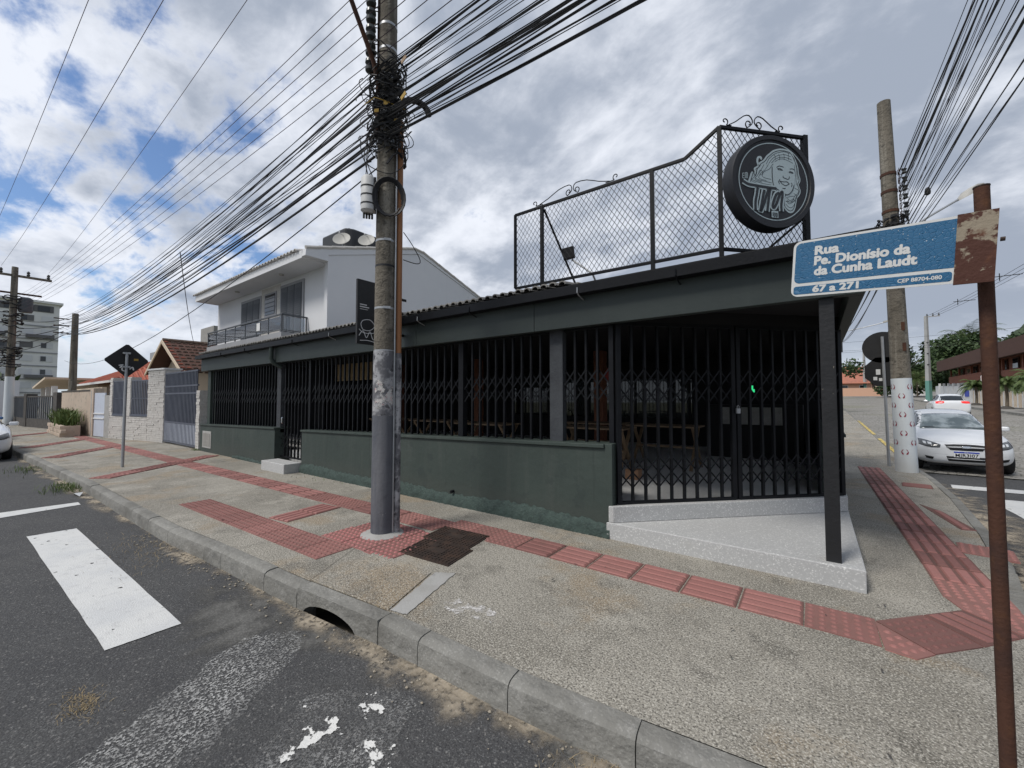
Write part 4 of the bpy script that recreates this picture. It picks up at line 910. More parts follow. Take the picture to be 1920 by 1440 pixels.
for i in range(30):
    for j in range(9):
        y = 6.1+i*.26; dist = 3.35-j*.385
        x = -26.6+dist*math.cos(ang); z = 4.60-dist*math.sin(ang)
        if i*9+j < 270: inst('roof_tile', tr_ if i == 0 or (i == 1 and j % 3 == 0) else tm, gh, (x, y+random.uniform(-.015,.015), z), rot=(0, ang+random.uniform(-.03,.03), math.pi))
part('ridge', MB().tube([(-26.6,6.0,4.62),(-26.6,14,4.62)], .09, 6), 'roof_tile_old', gh)
# ---- red roofed house beyond
rh = thing('red_roof_house', 'house with bright red tiled hip roof behind the beige wall', 'building', (-40,9,0))
part('wall', MB().box(-44,-34.5,6.2,13,0,2.7), 'cream', rh)
part('roof', MB().add([(-45.2,5.3,2.72),(-33.2,5.3,2.72),(-33.2,14,2.72),(-45.2,14,2.72),(-41,9.6,4.9),(-37.5,9.6,4.9)], [(0,1,5,4),(1,2,5),(2,3,4,5),(3,0,4),(3,2,1,0)]), 'roof_tile_red', rh)
tl = MB()
for i in range(46):
    x = -45.0+i*.258; 
    t = min(1.0, (x+45.2)/4.2, (-33.2-x)/4.3); 
    if t > .02: tl.tube([(x,5.3,2.76),(x,5.3+4.3*t,2.76+2.18*t)], .075, 5)
for i in range(32):
    y = 5.4+i*.268; t = min(1.0,(y-5.3)/4.3,(14-y)/4.4)
    if t > .02: tl.tube([(-33.2,y,2.76),(-33.2-4.3*t,y,2.76+2.18*t)], .075, 5)
part('roof_tiles', tl, 'roof_tile_red', rh, kind='stuff'); part('eave_board', MB().box(-45.3,-33.1,5.2,5.3,2.6,2.74), 'white_trim', rh); part('eave_board', MB().box(-33.2,-33.1,5.3,14,2.6,2.74), 'white_trim', rh)
for k in range(3):
    w = part('window', MB().box(-42.5+k*2.8,-41.2+k*2.8,6.13,6.2,1.0,2.1), 'white_trim', rh); part('pane', MB().box(-42.4+k*2.8,-41.3+k*2.8,6.10,6.13,1.1,2.0), 'glass_dark', w)
cp = thing('carport', 'open carport with sloping pale roof left of the red roofed house', 'building', (-48,6,0))
part('roof', MB().xz([(-54,2.5),(-45.5,3.1),(-45.5,3.25),(-54,2.65)], 3.6, 9.0), 'cream', cp)
for x in (-53,-49.5,-46): part('pillar', MB().box(x-.15,x+.15,4.0,4.3,0,2.6), 'white_trim', cp)
part('back_wall', MB().box(-54,-45.5,8.8,9,0,3), 'grey_slab', cp)
pb = thing('peach_building', 'distant peach building with flat grey parapet above the red roof', 'building', (-72,22,0))
part('wall', MB().box(-80,-64,17,27,0,7.6), 'peach', pb); part('parapet', MB().box(-80.3,-63.7,16.7,27.3,7.601,8.6), 'grey_slab', pb); part('stair_tower', MB().box(-70,-65,20,25,8.6,11.6), 'concrete', pb)
for k in range(3): 
    w = part('window', MB().box(-63.99,-63.9,18+k*3,19.4+k*3,4.8,6.2), 'white_trim', pb); part('pane', MB().box(-63.899,-63.86,18.1+k*3,19.3+k*3,4.9,6.1), 'glass_dark', w)
# ---- tall apartment block at the end of the street
ab = thing('apartment_tower', 'tall pale apartment block with dark balcony ledges at the far left', 'building', (-150,2,0))
part('wall', MB().box(-164,-140,-16,12.9,0,23.4), 'tower', ab); part('roof_slab', MB().box(-164.5,-139.4,-16.5,13.4,23.401,23.9), 'tower_slab' if False else 'tower', ab)
part('top_recess', MB().box(-139.99,-139.9,2.0,12.0,21.4,22.9), 'tower_slab', ab)
rr = random.Random(9)
for f in range(7):
    z = .2+f*3.0
    part('floor_band', MB().box(-139.99,-139.85,-16,12.9,z-.12,z+.12), 'grey_slab', ab)
    for k, y in enumerate((-13,-9.5,-6,-2.5,1.0,4.2,7.2,10.2)):
        w = part('window', MB().box(-139.99,-139.9,y,y+1.9,z+1.0,z+2.3), 'shutter_pale' if rr.random() > .35 else 'tower_slab', ab)
        if rr.random() > .5: part('pane', MB().box(-139.895,-139.86,y+.1,y+.9,z+1.1,z+2.2), 'glass_dark', w)
    for y in ((-12,), (-4,3), (1,8))[f % 3]: part('balcony_ledge', MB().box(-139.9,-138.9,y,y+4.2,z+.25,z+.95), 'tower_slab', ab)
for k in range(4): part('top_window', MB().box(-139.895,-139.8,2.4+k*2.4,4.2+k*2.4,21.6,22.7), 'glass_dark', ab)
single('low_shop', MB().box(-75,-56,-2,3.0,0,3.2), 'white_wall', 'low pale shop front at the far end of the left street', 'building')
single('street_tree_far', blades(500, lambda r_: (-100+r_.gauss(0,3),-1+r_.gauss(0,2.5),3+r_.gauss(0,1.4)), 77, 1.4, .35, 1.2), 'leaf_dark', 'dark green tree mass at the far left of the street', 'tree')

# ================================================================ UTILITY POLES AND CABLES
def cable(label, p, q, sag, r=.009, m='cable', group=None, k=18, name='overhead_cable'):
    p, q = Vector(p), Vector(q); pts = []
    for i in range(k+1):
        t = i/k; c = p.lerp(q,t); c.z -= 4*sag*t*(1-t); pts.append(c)
    return single(name, MB().tube(pts, r, 5, cap=False), m, label, 'cable', group, smooth=True)
PX, PY = -4.06, 2.95
up = thing('utility_pole', 'big round concrete utility pole with dark painted foot in front of the green wall', 'utility pole', (PX,PY,0))
def shaft(z): return .125-.004*z
part('shaft', MB().tube([(PX-.012*z*0,PY,z) for z in (-.1,2.15,4,6,8,10.4)], [.128,.119,.112,.104,.096,.088], 20), 'pole_concrete', up, smooth=True)
part('painted_foot', MB().tube([(PX,PY,z) for z in (-.05,.6,1.4,2.1)], [.1305,.1285,.1255,.1225], 20), 'pole_paint', up, smooth=True)
part('scuffed_band', MB().tube([(PX,PY,z) for z in (1.37,1.75,2.12)], [.1265,.1248,.1233], 20), 'pole_scuffed', up, smooth=True)
cdir = Vector((PX,PY,0)).normalized(); side = Vector((cdir.y,-cdir.x,0))      # seen from the street corner
pp = Vector((PX,PY,0))+side*.155-cdir*.03
part('riser_pipe', MB().tube([pp+Vector((0,0,z)) for z in (2.1,3.5,4.9)], .036, 12), 'pipe_orange', up, smooth=True)
part('riser_pipe', MB().tube([pp+Vector((0,0,z)) for z in (-.05,1,2.098)], .040, 12), 'pole_scuffed', up, smooth=True)
part('earth_wire', MB().tube([Vector((PX,PY,0))+side*.113-cdir*.075+Vector((0,0,z)) for z in (0,1,2,3,4.8)], .010, 6), 'galv', up)
for z in (1.40,2.12,2.62,3.12,3.42): part('steel_band', MB().tube([(PX,PY,z-.012),(PX,PY,z+.012)], [shaft(z)+.004]*2, 20), 'galv' if z != 3.12 else 'cable', up, smooth=True)
for z in (2.62,3.42):  # band buckle
    q = Vector((PX,PY,z))-cdir*(shaft(z)+.006)+side*.02; part('band_buckle', MB().obox(q, side*.04, cdir*.006, Vector((0,0,.014))), 'galv', up)
for z, h in ((5.13,.09),(5.4,.06),(4.95,.05),(5.75,.03),(6.05,.03),(4.62,.05)): part('steel_band', MB().tube([(PX,PY,z-h/2),(PX,PY,z+h/2)], [shaft(z)+.006]*2, 20), 'galv', up, smooth=True)
part('poster_remnant', MB().add([(*(Vector((PX,PY))+Vector((-cdir.x*math.cos(a)+side.x*math.sin(a), -cdir.y*math.cos(a)+side.y*math.sin(a)))*.1285),z) for z in (1.45,1.62,1.78) for a in [-.9+.15*i for i in range(13)]], [(j*13+i,j*13+i+1,(j+1)*13+i+1,(j+1)*13+i) for j in range(2) for i in range(12)]), 'poster', up, smooth=True)
part('mortar_collar', MB().lathe([(.25,-.02),(.24,.012),(.16,.03),(.13,.035)], (PX,PY,0), n=18), 'cement_patch', up, smooth=True)
# street-lamp arm, insulators on the pole
la = Vector((PX,PY,0))
part('lamp_arm', MB().tube([la-side*.11-cdir*.06+Vector((0,0,z)) for z in (4.7,5.0,5.3)]+[la-side*.16-cdir*.12+Vector((0,0,5.5)), la-side*.55-cdir*.45+Vector((0,0,6.3)), la-side*1.0-cdir*.9+Vector((0,0,7.2)), la-side*1.5-cdir*1.3+Vector((0,0,7.7))], .026, 8), 'rust', up, smooth=True)
rk = part('insulator_rack', MB().bar(la-side*.11+Vector((0,0,5.45)), la-side*.11+Vector((0,0,6.65)), .03,.012), 'rust', up)
INS = []
for i in range(6):
    c = la-side*.20-cdir*.02+Vector((0,0,5.52+.205*i)); INS.append(c)
    part('insulator', MB().lathe([(.025,-.075),(.056,-.065),(.06,-.03),(.032,-.008),(.032,.008),(.06,.03),(.056,.065),(.025,.075)], c, n=14), 'porcelain', rk, smooth=True)
    part('insulator_bracket', MB().tube([c+Vector((0,0,.08)), c+side*.10+Vector((0,0,.08)), c+side*.10-Vector((0,0,.08)), c-Vector((0,0,.08))], .008, 4), 'rust', rk)
part('crossarm', MB().obox((PX,PY-.1,9.6), Vector((.06,0,0)), Vector((0,1.3,0)), Vector((0,0,.06))), 'pole_concrete', up)
# bird's nest of spliced cable round the pole
rr = random.Random(4); nest = MB()
for i in range(120):
    z = rr.choice([4.55,4.75,4.9,5.0,5.1,5.3,5.45])+rr.gauss(0,.07); r0 = shaft(z)+rr.uniform(.01,.12); a0 = rr.uniform(0,6.28); sp = rr.uniform(1.5,5); tilt = rr.uniform(-.16,.16); k = 12
    nest.tube([(PX+(r0+.02*math.sin(5*a0+j))*math.cos(a0+sp*j/k), PY+(r0+.02*math.sin(5*a0+j))*math.sin(a0+sp*j/k), z+tilt*math.sin(a0+sp*j/k)+.05*math.sin(j*.8+a0)) for j in range(k+1)], rr.choice([.005,.006,.008,.012]), 4, cap=False)
for i in range(26):
    q = la+side*rr.uniform(-.22,.24)-cdir*rr.uniform(.02,.2)+Vector((0,0,rr.uniform(4.5,5.2))); r0 = rr.uniform(.04,.17)
    k = 14; e = rr.uniform(.5,1); ph = rr.uniform(0,6.28); nest.tube([q+side*(r0*math.cos(ph+5*j/k))+Vector((0,0,1))*(r0*e*math.sin(ph+5*j/k))-cdir*(.05*math.sin(j*.5)) for j in range(k+1)], .005, 4, cap=False)
for i in range(40):
    q = la+side*rr.uniform(-.13,.15)-cdir*rr.uniform(.1,.17)+Vector((0,0,rr.uniform(4.5,5.4))); nest.obox(q, side*rr.uniform(.01,.035), cdir*rr.uniform(.01,.03), Vector((0,0,rr.uniform(.008,.025))))
o = part('cable_tangle', nest, 'cable'); o['kind'] = 'stuff'; o['label'] = 'dense tangle of black cable loops and clamps round the big pole'; o['category'] = 'cable'
single('conduit_bend', MB().tube([la+side*.05-cdir*.18+Vector((0,0,4.93))]+[la+side*(.30-.17*math.cos(t))-cdir*.2+Vector((0,0,4.93+.15*math.sin(t))) for t in [.6+.28*i for i in range(10)]], .036, 10), 'cable', 'thick black corrugated conduit curling out of the cable tangle', 'conduit', smooth=True)
for k, (sx, dz) in enumerate(((-.02,4.98),(.10,4.80),(-.12,4.87))):
    single('cable_tag', MB().obox(la+side*sx-cdir*.2+Vector((0,0,dz)), side*.024+Vector((0,0,.008)), cdir*.003, Vector((0,0,.019))), 'tag_yellow', ['yellow cable tag in the middle of the tangle','yellow cable tag at the right of the tangle','yellow cable tag at the left of the tangle'][k], 'tag', 'yellow cable tags')
single('yellow_cable', MB().tube([la-side*.25-cdir*.17+Vector((0,0,4.93)), la-side*.14-cdir*.2+Vector((0,0,5.02)), la-cdir*.2+Vector((0,0,5.0)), la+side*.2-cdir*.17+Vector((0,0,4.97))], .005, 6), 'tag_yellow', 'short yellow cable across the front of the tangle', 'cable', smooth=True)
# splice box with its cable coil
sb = thing('splice_box', 'grey cylindrical splice box strapped to the left of the big pole', 'junction box', (PX-.3,PY-.1,3.72))
c = la-side*.20-cdir*.10
part('box_body', MB().lathe([(.05,3.70),(.082,3.73),(.082,4.10),(.06,4.13)], c, n=16), 'box_grey', sb, smooth=True)
part('back_plate', MB().obox(c+side*.075+Vector((0,0,3.92)), side*.012, cdir*.06, Vector((0,0,.19))), 'cable', sb)
for z in (3.80,3.90,4.0): part('clamp', MB().tube([c+Vector((0,0,z-.008)),c+Vector((0,0,z+.008))], .085, 16), 'rubber', sb)
for i in range(4): part('cable_gland', MB().tube([c+side*(.03*(i-1.5))+Vector((0,0,3.64)), c+side*(.03*(i-1.5))+Vector((0,0,3.72))], .013, 6), 'rubber', sb)
coil = MB()
for i in range(5):
    coil.tube([la+side*(.03+(.155+.012*i)*math.cos(t)*.9)-cdir*(.14+.006*i)+Vector((0,0,3.90+(.20+.008*i)*math.sin(t))) for t in [2*math.pi*j/22-.3*i for j in range(21)]], .009, 5)
single('cable_coil', coil, 'cable', 'coil of black cable hung beside the grey splice box', 'cable', smooth=True)
DW = []
for a_, b_ in (((-.2,4.6),(-.2,4.13)),((-.16,4.62),(-.23,4.13)),((-.18,4.55),(-.15,4.13))): DW.append([la+side*a_[0]-cdir*.1+Vector((0,0,a_[1])), la+side*(a_[0]-.05)-cdir*.12+Vector((0,0,(a_[1]+b_[1])/2)), la+side*b_[0]-cdir*.1+Vector((0,0,b_[1]))])
DW.append([la+side*.17-cdir*.06+Vector((0,0,4.75)), la+side*.24-cdir*.08+Vector((0,0,4.45)), la+side*.05-cdir*.16+Vector((0,0,4.18)), la-side*.24-cdir*.1+Vector((0,0,4.3)), la-side*.3-cdir*.1+Vector((0,0,4.6))])
DW.append([la+side*.2-cdir*.05+Vector((0,0,3.55)), la+side*.3-cdir*.03+Vector((0,0,3.42)), la+side*.4+Vector((0,0,3.25)), la+side*.36+Vector((0,0,3.2)), la+side*.2-cdir*.04+Vector((0,0,3.22))])
for pts_, lb in zip(DW, ('thin black wire dropping to the splice box, leftmost of three','thin black wire dropping to the splice box, middle of three','thin black wire dropping to the splice box, rightmost of three','long loose black wire looping under the cable tangle','small loose wire loop right of the orange pipe')):
    pts2 = []
    for i in range(len(pts_)-1):
        for t in (0,.25,.5,.75):
            p0, p1, p2, p3 = pts_[max(i-1,0)], pts_[i], pts_[i+1], pts_[min(i+2,len(pts_)-1)]
            pts2.append(.5*((2*p1)+(p2-p0)*t+(2*p0-5*p1+4*p2-p3)*t*t+(3*p1-p0-3*p2+p3)*t**3))
    single('drop_wire', MB().tube(pts2+[pts_[-1]], .0055, 5), 'cable', lb, 'cable', smooth=True)
# second pole down the left street and the big one at its end
lp = thing('utility_pole', 'slim grey pole rising behind the beige wall', 'utility pole', (-34.0,3.75,0))
part('shaft', MB().tube([(-34,3.75,z) for z in (0,3,6.5)], [.19,.165,.135], 12), 'pole_concrete', lp, smooth=True)
for z in (5.3,5.7,6.1): part('clamp', MB().bar((-33.75,3.5,z),(-33.75,2.9,z),.08,.05), 'rust', lp)
fp = thing('utility_pole', 'tall pole with crossarms and white painted foot at the far left', 'utility pole', (-40.2,1.75,0))
part('shaft', MB().tube([(-40.2,1.75,z) for z in (0,5,9.9)], [.21,.175,.14], 12), 'pole_concrete', fp, smooth=True); part('white_foot', MB().tube([(-40.2,1.75,z) for z in (0,3.0)], [.22,.20], 14), 'white_painted_pole', fp, smooth=True)
part('crossarm', MB().box(-40.3,-40.1,.2,3.3,9.3,9.42), 'pole_concrete', fp); part('crossarm', MB().box(-40.25,-40.15,.6,2.9,8.2,8.3), 'rust', fp)
for y in (.35,1.2,2.3,3.15): part('insulator', MB().lathe([(.05,9.42),(.09,9.5),(.05,9.58),(.09,9.64),(.03,9.75)], (-40.2,y,0), n=10), 'porcelain', fp)
part('transformer', MB().lathe([(.28,7.1),(.32,7.2),(.32,7.95),(.2,8.05)], (-40.2,2.25,0), n=14), 'grey_shutter', fp, smooth=True)
ft = MB()
for i in range(40):
    z = rr.uniform(3.6,8); ft.tube([(-40.2+.33*math.cos(t+i),1.75+(.33+rr.uniform(0,.15))*math.sin(t+i),z+rr.uniform(-.1,.1)) for t in (0,.6,1.2,1.8,2.4,3.0)], .035, 4)
part('cable_loops', ft, 'cable', fp, kind='stuff')
# --- cables: bundle on the main pole, left and right
GL = 'cable bundle along the front street'
LB = 'black telecom cable in the thick bundle sagging left from the big pole'; RB = 'black telecom cable in the thick bundle rising right from the big pole'
for i in range(24):
    z = 4.52+.04*i+rr.uniform(-.03,.03); r_ = rr.choice([.004,.005,.006,.008,.011])
    cable(LB, (PX-.1,PY-.14+rr.uniform(-.03,.03),z), (-33.8,3.4+rr.uniform(-.4,.1),5.15+.048*i+rr.uniform(-.12,.12)), rr.uniform(.35,.85), r_, group=GL+' left')
for i in range(30):
    z = 4.62+.03*i+rr.uniform(-.03,.03); r_ = rr.choice([.003,.004,.005,.006,.008,.011])
    cable(RB, (PX+.1,PY-.1+rr.uniform(-.03,.03),z), (24,3.4+rr.uniform(-.5,.5),6.8+.035*i+rr.uniform(-.3,.3)), rr.uniform(.4,1.0), r_, group=GL+' right', k=40)
cable('lowest thick black cable leaving the big pole to the left', (PX-.1,PY-.1,4.45), (-33.8,3.3,5.3), .75, .016); cable('lowest thick black cable leaving the big pole to the right', (PX+.1,PY-.08,4.62), (24,3.6,6.6), .75, .015, k=40)
for i, c in enumerate(INS):
    nm = ['lowest','second lowest','third','fourth','fifth','topmost'][i]
    cable('thin faded power line on the %s insulator, left of the big pole' % nm, c-cdir*.05, (-40.2,1.9,7.1+.2*i), .45, .0045, 'cable_faded', 'low voltage lines left')
    cable('thin faded power line on the %s insulator, right of the big pole' % nm, c-cdir*.05, (26,3.0,6.6+.2*i), .45, .0045, 'cable_faded', 'low voltage lines right', k=40)
for i, (y, zr_) in enumerate(((2.3,11.75),(2.7,10.0),(3.3,11.5))):
    y2 = (.35,1.2,3.15)[i]
    cable('high voltage wire in the upper left sky, %s of three' % ('leftmost','middle','rightmost')[i], (18,y,zr_), (-40.2,y2,9.85), 1.0, .006, 'cable_faded', 'high voltage wires', k=60)
for i, (t, m) in enumerate(((.025,'tag_tan'),(.032,'tag_yellow'))):
    q = Vector((PX+.45,PY-.12,5.36-.42*i)); single('cable_tag', MB().obox(q, Vector((.04,.0,.02)), Vector((0,.004,0)), Vector((-.01,0,.022))), m, ['tan cable tag on the upper right cable by the pole','yellow cable tag on the thick lower right cable'][i], 'tag')
cable('thin drop wire running down to the gabled roof', (-12.5,3.1,5.2), (-26.0,7.2,4.3), .3, .01)
cable('thin stay wire below the bundle to the slim pole', (PX-.12,PY,4.4), (-36,3.6,3.9), 1.0, .008)
for k in range(5): cable('dark cable between the slim pole and the tall far left pole', (-33.9,3.3,5.2+.22*k), (-40.2,1.9,4.6+.5*k), .15, .02, group='cables at the far left poles')
for k in range(7): cable('dark cable running left out of view from the far left pole', (-40.2,1.6,4.0+.6*k), (-34,-9,4.4+.65*k), .5, .022, group='cables leaving the far left pole')

# ---- pole on the side street with white painted foot
QX, QY = 1.55, 12.25; lean = Vector((-.155,.03,8.3))
qp = thing('utility_pole', 'leaning concrete pole with white painted foot and red marks beside the parked car', 'utility pole', (QX,QY,0))
ql = lambda z: Vector((QX,QY,0))+lean*(z/8.3)
part('shaft', MB().tube([ql(z) for z in (-.1,2,4,6,8.3)], [.182,.168,.152,.135,.118], 18), 'pole_concrete', qp, smooth=True)
part('white_foot', MB().tube([ql(z) for z in (-.05,1,2.02)], [.186,.178,.1705], 18), 'white_painted_pole', qp, smooth=True)
qd = Vector((QX,QY,0)).normalized(); qs = Vector((qd.y,-qd.x,0))
def on_pole(z, a, off=.004): return ql(z)+(-qd*math.cos(a)+qs*math.sin(a))*(.186-.0085*z+off)
for k in range(4):      # red horn marks, facing the crossing
    for a0, z in ((-.05,.38+.40*k),(-.95,.58+.40*k),(.85,.58+.40*k)):
        mb = MB()
        for sgn in (1,-1):
            pts = [on_pole(z+dz, a0+sgn*da) for da, dz in ((.10,.0),(.26,.01),(.33,.055),(.22,.10),(.10,.115))]; pts2 = [on_pole(z+dz, a0+sgn*da) for da, dz in ((.14,.035),(.22,.045),(.25,.06),(.19,.085),(.10,.113))]
            mb.add(pts+pts2, [(i,i+1,6+i,5+i) for i in range(4)])
        part('red_mark', mb, 'red_mark', qp)
for z in (2.7,3.15): part('chipped_scar', MB().obox(on_pole(z,.55,.0), qs*.03, qd*.012, Vector((0,0,.09))), 'rust', qp)
rk2 = part('insulator_rack', MB().bar(ql(5.6)+qs*.18, ql(6.7)+qs*.18, .03,.012), 'rust', qp); QI = []
for i in range(6):
    c = ql(5.65+.19*i)+qs*.26; QI.append(c); part('insulator', MB().lathe([(.02,-.06),(.05,-.04),(.03,0),(.05,.04),(.02,.06)], c, n=10), 'porcelain', rk2, smooth=True)
    part('insulator_bracket', MB().tube([c+Vector((0,0,.06)), c-qs*.1+Vector((0,0,.06)), c-qs*.1-Vector((0,0,.06)), c-Vector((0,0,.06))], .009, 4), 'rust', rk2)
for z in (4.9,5.3,5.75,6.2,6.6): part('steel_band', MB().tube([ql(z-.03),ql(z+.03)], [.15-.004*(z-4.9)*2+.006]*2, 16), 'rust', qp)
nest2 = MB()
for i in range(80):
    z = rr.uniform(4.55,5.6); r0 = .16+rr.uniform(0,.13); a0 = rr.uniform(0,6.28); sp = rr.uniform(1.5,5); k = 9; b = ql(z)
    nest2.tube([b+Vector((r0*math.cos(a0+sp*j/k), r0*math.sin(a0+sp*j/k), rr.uniform(-.04,.04))) for j in range(k+1)], rr.choice([.008,.012,.016]), 4, cap=False)
for i in range(40): nest2.obox(ql(rr.uniform(4.55,5.6))+qs*rr.uniform(-.22,.22)-qd*.18, qs*rr.uniform(.015,.05), qd*.02, Vector((0,0,rr.uniform(.012,.035))))
o = part('cable_tangle', nest2, 'cable'); o['kind'] = 'stuff'; o['label'] = 'tangle of cables round the leaning pole above the blue sign'; o['category'] = 'cable'
sl2 = thing('street_lamp', 'street lamp on a long thin arm fixed to the leaning pole', 'street lamp', tuple(ql(5.1)))
tipA = ql(5.2)+qs*.15; tipB = Vector((2.65,12.93,5.97))
part('arm', MB().tube([tipA, tipA.lerp(tipB,.5)+Vector((0,0,.02)), tipB], .022, 8), 'galv', sl2, smooth=True)
ld = (tipB-tipA).normalized(); lu = Vector((0,0,1)); lsd = ld.cross(lu).normalized()
part('lamp_head', MB().add([tipB+ld*(t*.55)+lsd*(w_*s_)+Vector((0,0,h_)) for t, w_, hu, hd in ((-.1,.03,.03,-.03),(.2,.11,.09,-.04),(.6,.13,.10,-.045),(1.0,.05,.03,-.02)) for s_, h_ in ((-1,hd),(1,hd),(.7,hu),(-.7,hu))], [(i*4+j,i*4+(j+1)%4,(i+1)*4+(j+1)%4,(i+1)*4+j) for i in range(3) for j in range(4)]+[(3,2,1,0),(12,13,14,15)]), 'dish', sl2, smooth=60)
single('splice_pod', MB().lathe([(.01,0),(.045,.025),(.05,.08),(.035,.15),(.01,.17)], Vector((1.97,11.84,5.80)), n=12), 'rubber', 'small dark pod hanging on the cables right of the leaning pole', 'junction box', smooth=True)
GB_ = 'cable bundle crossing the side street corner'
for i in range(26):
    z = 4.85+.07*i+rr.uniform(-.05,.05); cable('dark cable in the bundle rising right from the leaning pole', ql(z)+qs*.16, (2.4+rr.uniform(-.5,.6),-22,6.5+.08*i+rr.uniform(-.25,.25)), rr.uniform(.15,.55), rr.choice([.003,.004,.005,.007,.010]), group=GB_, k=50)
for i, c in enumerate(QI[:5]): cable('thin line on the insulators of the leaning pole', c, (1.5+.12*i,-22,8.3+.2*i), .3, .004, 'cable_faded', 'thin lines from the leaning pole', k=50)
for i in range(7): cable('cable running from the leaning pole up the side street', ql(4.8+.15*i)+qs*.05, (1.35,40.3,gz(1.3,40)+5.2+.2*i), rr.uniform(.5,.9), .012, group='cables up the side street')
# far pole up the side street on the bar's side
vp = thing('utility_pole', 'thin pole with coiled cable far up the side street beside the black post', 'utility pole', (1.32,40.3,gz(1.3,40)))
z0 = gz(1.3,40); part('shaft', MB().tube([(1.32,40.3,z0+z) for z in (0,4,7.6)], [.22,.19,.15], 12), 'pole_concrete', vp, smooth=True); part('white_foot', MB().tube([(1.32,40.3,z0),(1.32,40.3,z0+2)], [.228,.215], 12), 'white_painted_pole', vp)
for z in (.6,1.0,1.4): part('mark', MB().obox((1.25,40.06,z0+z), Vector((.05,0,0)), Vector((0,.01,0)), Vector((0,0,.08))), 'ink', vp)
for z in (3.6,4.0): part('cable_ring', MB().tube([(1.2+.35*math.cos(t),40.0,z0+z+.3*math.sin(t)) for t in [2*math.pi*j/16 for j in range(17)]], .05, 5), 'cable', vp)
part('equipment_box', MB().box(1.5,1.75,39.9,40.1,z0+4.5,z0+5.2), 'cable', vp); part('lamp_arm', MB().tube([(1.4,40.2,z0+6.0),(3.0,40.4,z0+6.3),(4.3,40.5,z0+6.6)], .035, 6), 'galv', vp); part('lamp_head', MB().obox((4.5,40.5,z0+6.68), Vector((.35,0,.08)), Vector((0,.14,0)), Vector((0,0,.06))), 'dish', vp)
# ---- clean concrete poles of the opposite side
def plain_pole(x, y, h, label, band=True):
    z0 = gz(x,y); t = thing('utility_pole', label, 'utility pole', (x,y,z0)); part('shaft', MB().tube([(x,y,z0+z) for z in (0,h*.5,h)], [.30,.24,.18], 4), 'pole_grey', t)
    if band: part('green_band', MB().tube([(x,y,z0+.0),(x,y,z0+2.4)], [.305,.285], 4), 'green_band', t)
    for z in (.42,.55,.68): part('step_mark', MB().box(x-.1,x+.1,y-.3,y-.28,z0+h*z,z0+h*z+.1), 'ink', t)
    part('crossarm', MB().box(x-.1,x+1.2,y-.06,y+.06,z0+h-.15,z0+h-.05), 'pole_grey', t)
    for k in (0,.5,1.0): part('insulator', MB().lathe([(.05,z0+h-.05),(.09,z0+h+.05),(.04,z0+h+.15),(.08,z0+h+.22)], (x+k+.1,y,0), n=8), 'porcelain', t)
plain_pole(10.9,69,10.2,'clean grey concrete pole with green foot behind the white hatchback')
plain_pole(8.3,112,10.5,'distant grey pole with green foot at the end of the side street'); plain_pole(10.2,118,9.5,'most distant grey pole beside the red roofs', False)
for i in range(3): cable('thin conductor between the clean grey pole and the right edge', (11.0+.45*i,69,gz(11,69)+10.2), (13.5+.45*i,22,12.2), .6, .015, 'cable', 'conductors on the opposite side', k=30)
for i in range(3):
    q = Vector((11.0,69,gz(11,69)+10.2)).lerp(Vector((13.5,22,12.2)), (.22,.42,.75)[i]); q.z -= .45
    single('line_spacer', MB().bar(q-Vector((0,0,.35)), q+Vector((0,0,.25)), .05,.05).bar(q-Vector((.3,0,0)), q+Vector((1.2,0,0)), .05,.05), 'cable', ['cross shaped line spacer nearest the clean grey pole','middle cross shaped line spacer on the conductors','cross shaped line spacer at the right edge'][i], 'spacer')
for z in (6.2,5.2,5.0): cable('thin wire crossing high over the far side street', (-3,64,gz(2,64)+z+1), (26,58,gz(12,58)+z+1.5), .3, .012, group='wires across the side street')

# ================================================================ SIGNS
def fit_text(txt, o, u, v, w, width, cap, m, parent, bold=.03, name='lettering'):
    b0 = text_mesh(txt, 1.0, 0.0, .0); mb = MB()
    for q in range(9):       # heavy face: the outline struck nine times, hair-thin steps apart
        dx, dy = (0,0) if q == 8 else (bold*math.cos(q*math.pi/4), bold*math.sin(q*math.pi/4))
        mb.add([(p[0]+dx, p[1]+dy, q*.00004) for p in b0.v], b0.f)
    xs_ = [p[0] for p in mb.v]; ys_ = [p[1] for p in mb.v]; x0, x1 = min(xs_), max(xs_); cap0 = .73
    mb.v = [((p[0]-x0)/(x1-x0)*width, p[1]/cap0*cap, p[2]) for p in mb.v]
    return part(name, place(mb, o, u, v, w), m, parent)
ss = thing('street_sign', 'blue street name sign on a rusty post in the foreground', 'street sign', (.545,2.36,0))
part('post', MB().tube([(.548,2.385,-.1),(.546,2.375,1.2),(.543,2.365,2.385)], .0225, 14), 'rust', ss, smooth=True)
part('post_cap', MB().tube([(.543,2.365,2.385),(.543,2.365,2.39)], .024, 14), 'iron', ss, smooth=True)
TL = Vector((-.065,2.352,2.303)); U = Vector((.525,-.072,-.040)); LU = .53; U.normalize(); Wn = U.cross(Vector((0,0,1))).normalized(); V = Wn.cross(U)
HH = .262; BL_ = TL-V*HH
def rrect(x0, x1, y0, y1, r, left=True, right=True, n=6):
    P = []
    for cx_, cy_, a0, on in ((x0+r,y0+r,180,left),(x1-r,y0+r,270,right),(x1-r,y1-r,0,right),(x0+r,y1-r,90,left)):
        if on: P += [(cx_+r*math.cos(R(a0+90*i/n)), cy_+r*math.sin(R(a0+90*i/n))) for i in range(n+1)]
        else: P.append((x1 if cx_ > (x0+x1)/2 else x0, y1 if cy_ > (y0+y1)/2 else y0))
    return P
pl_ = part('plate', MB().ext(rrect(0,LU,0,HH,.03,True,False), BL_, U, V, Wn, -.002, .0), 'sign_white', ss)
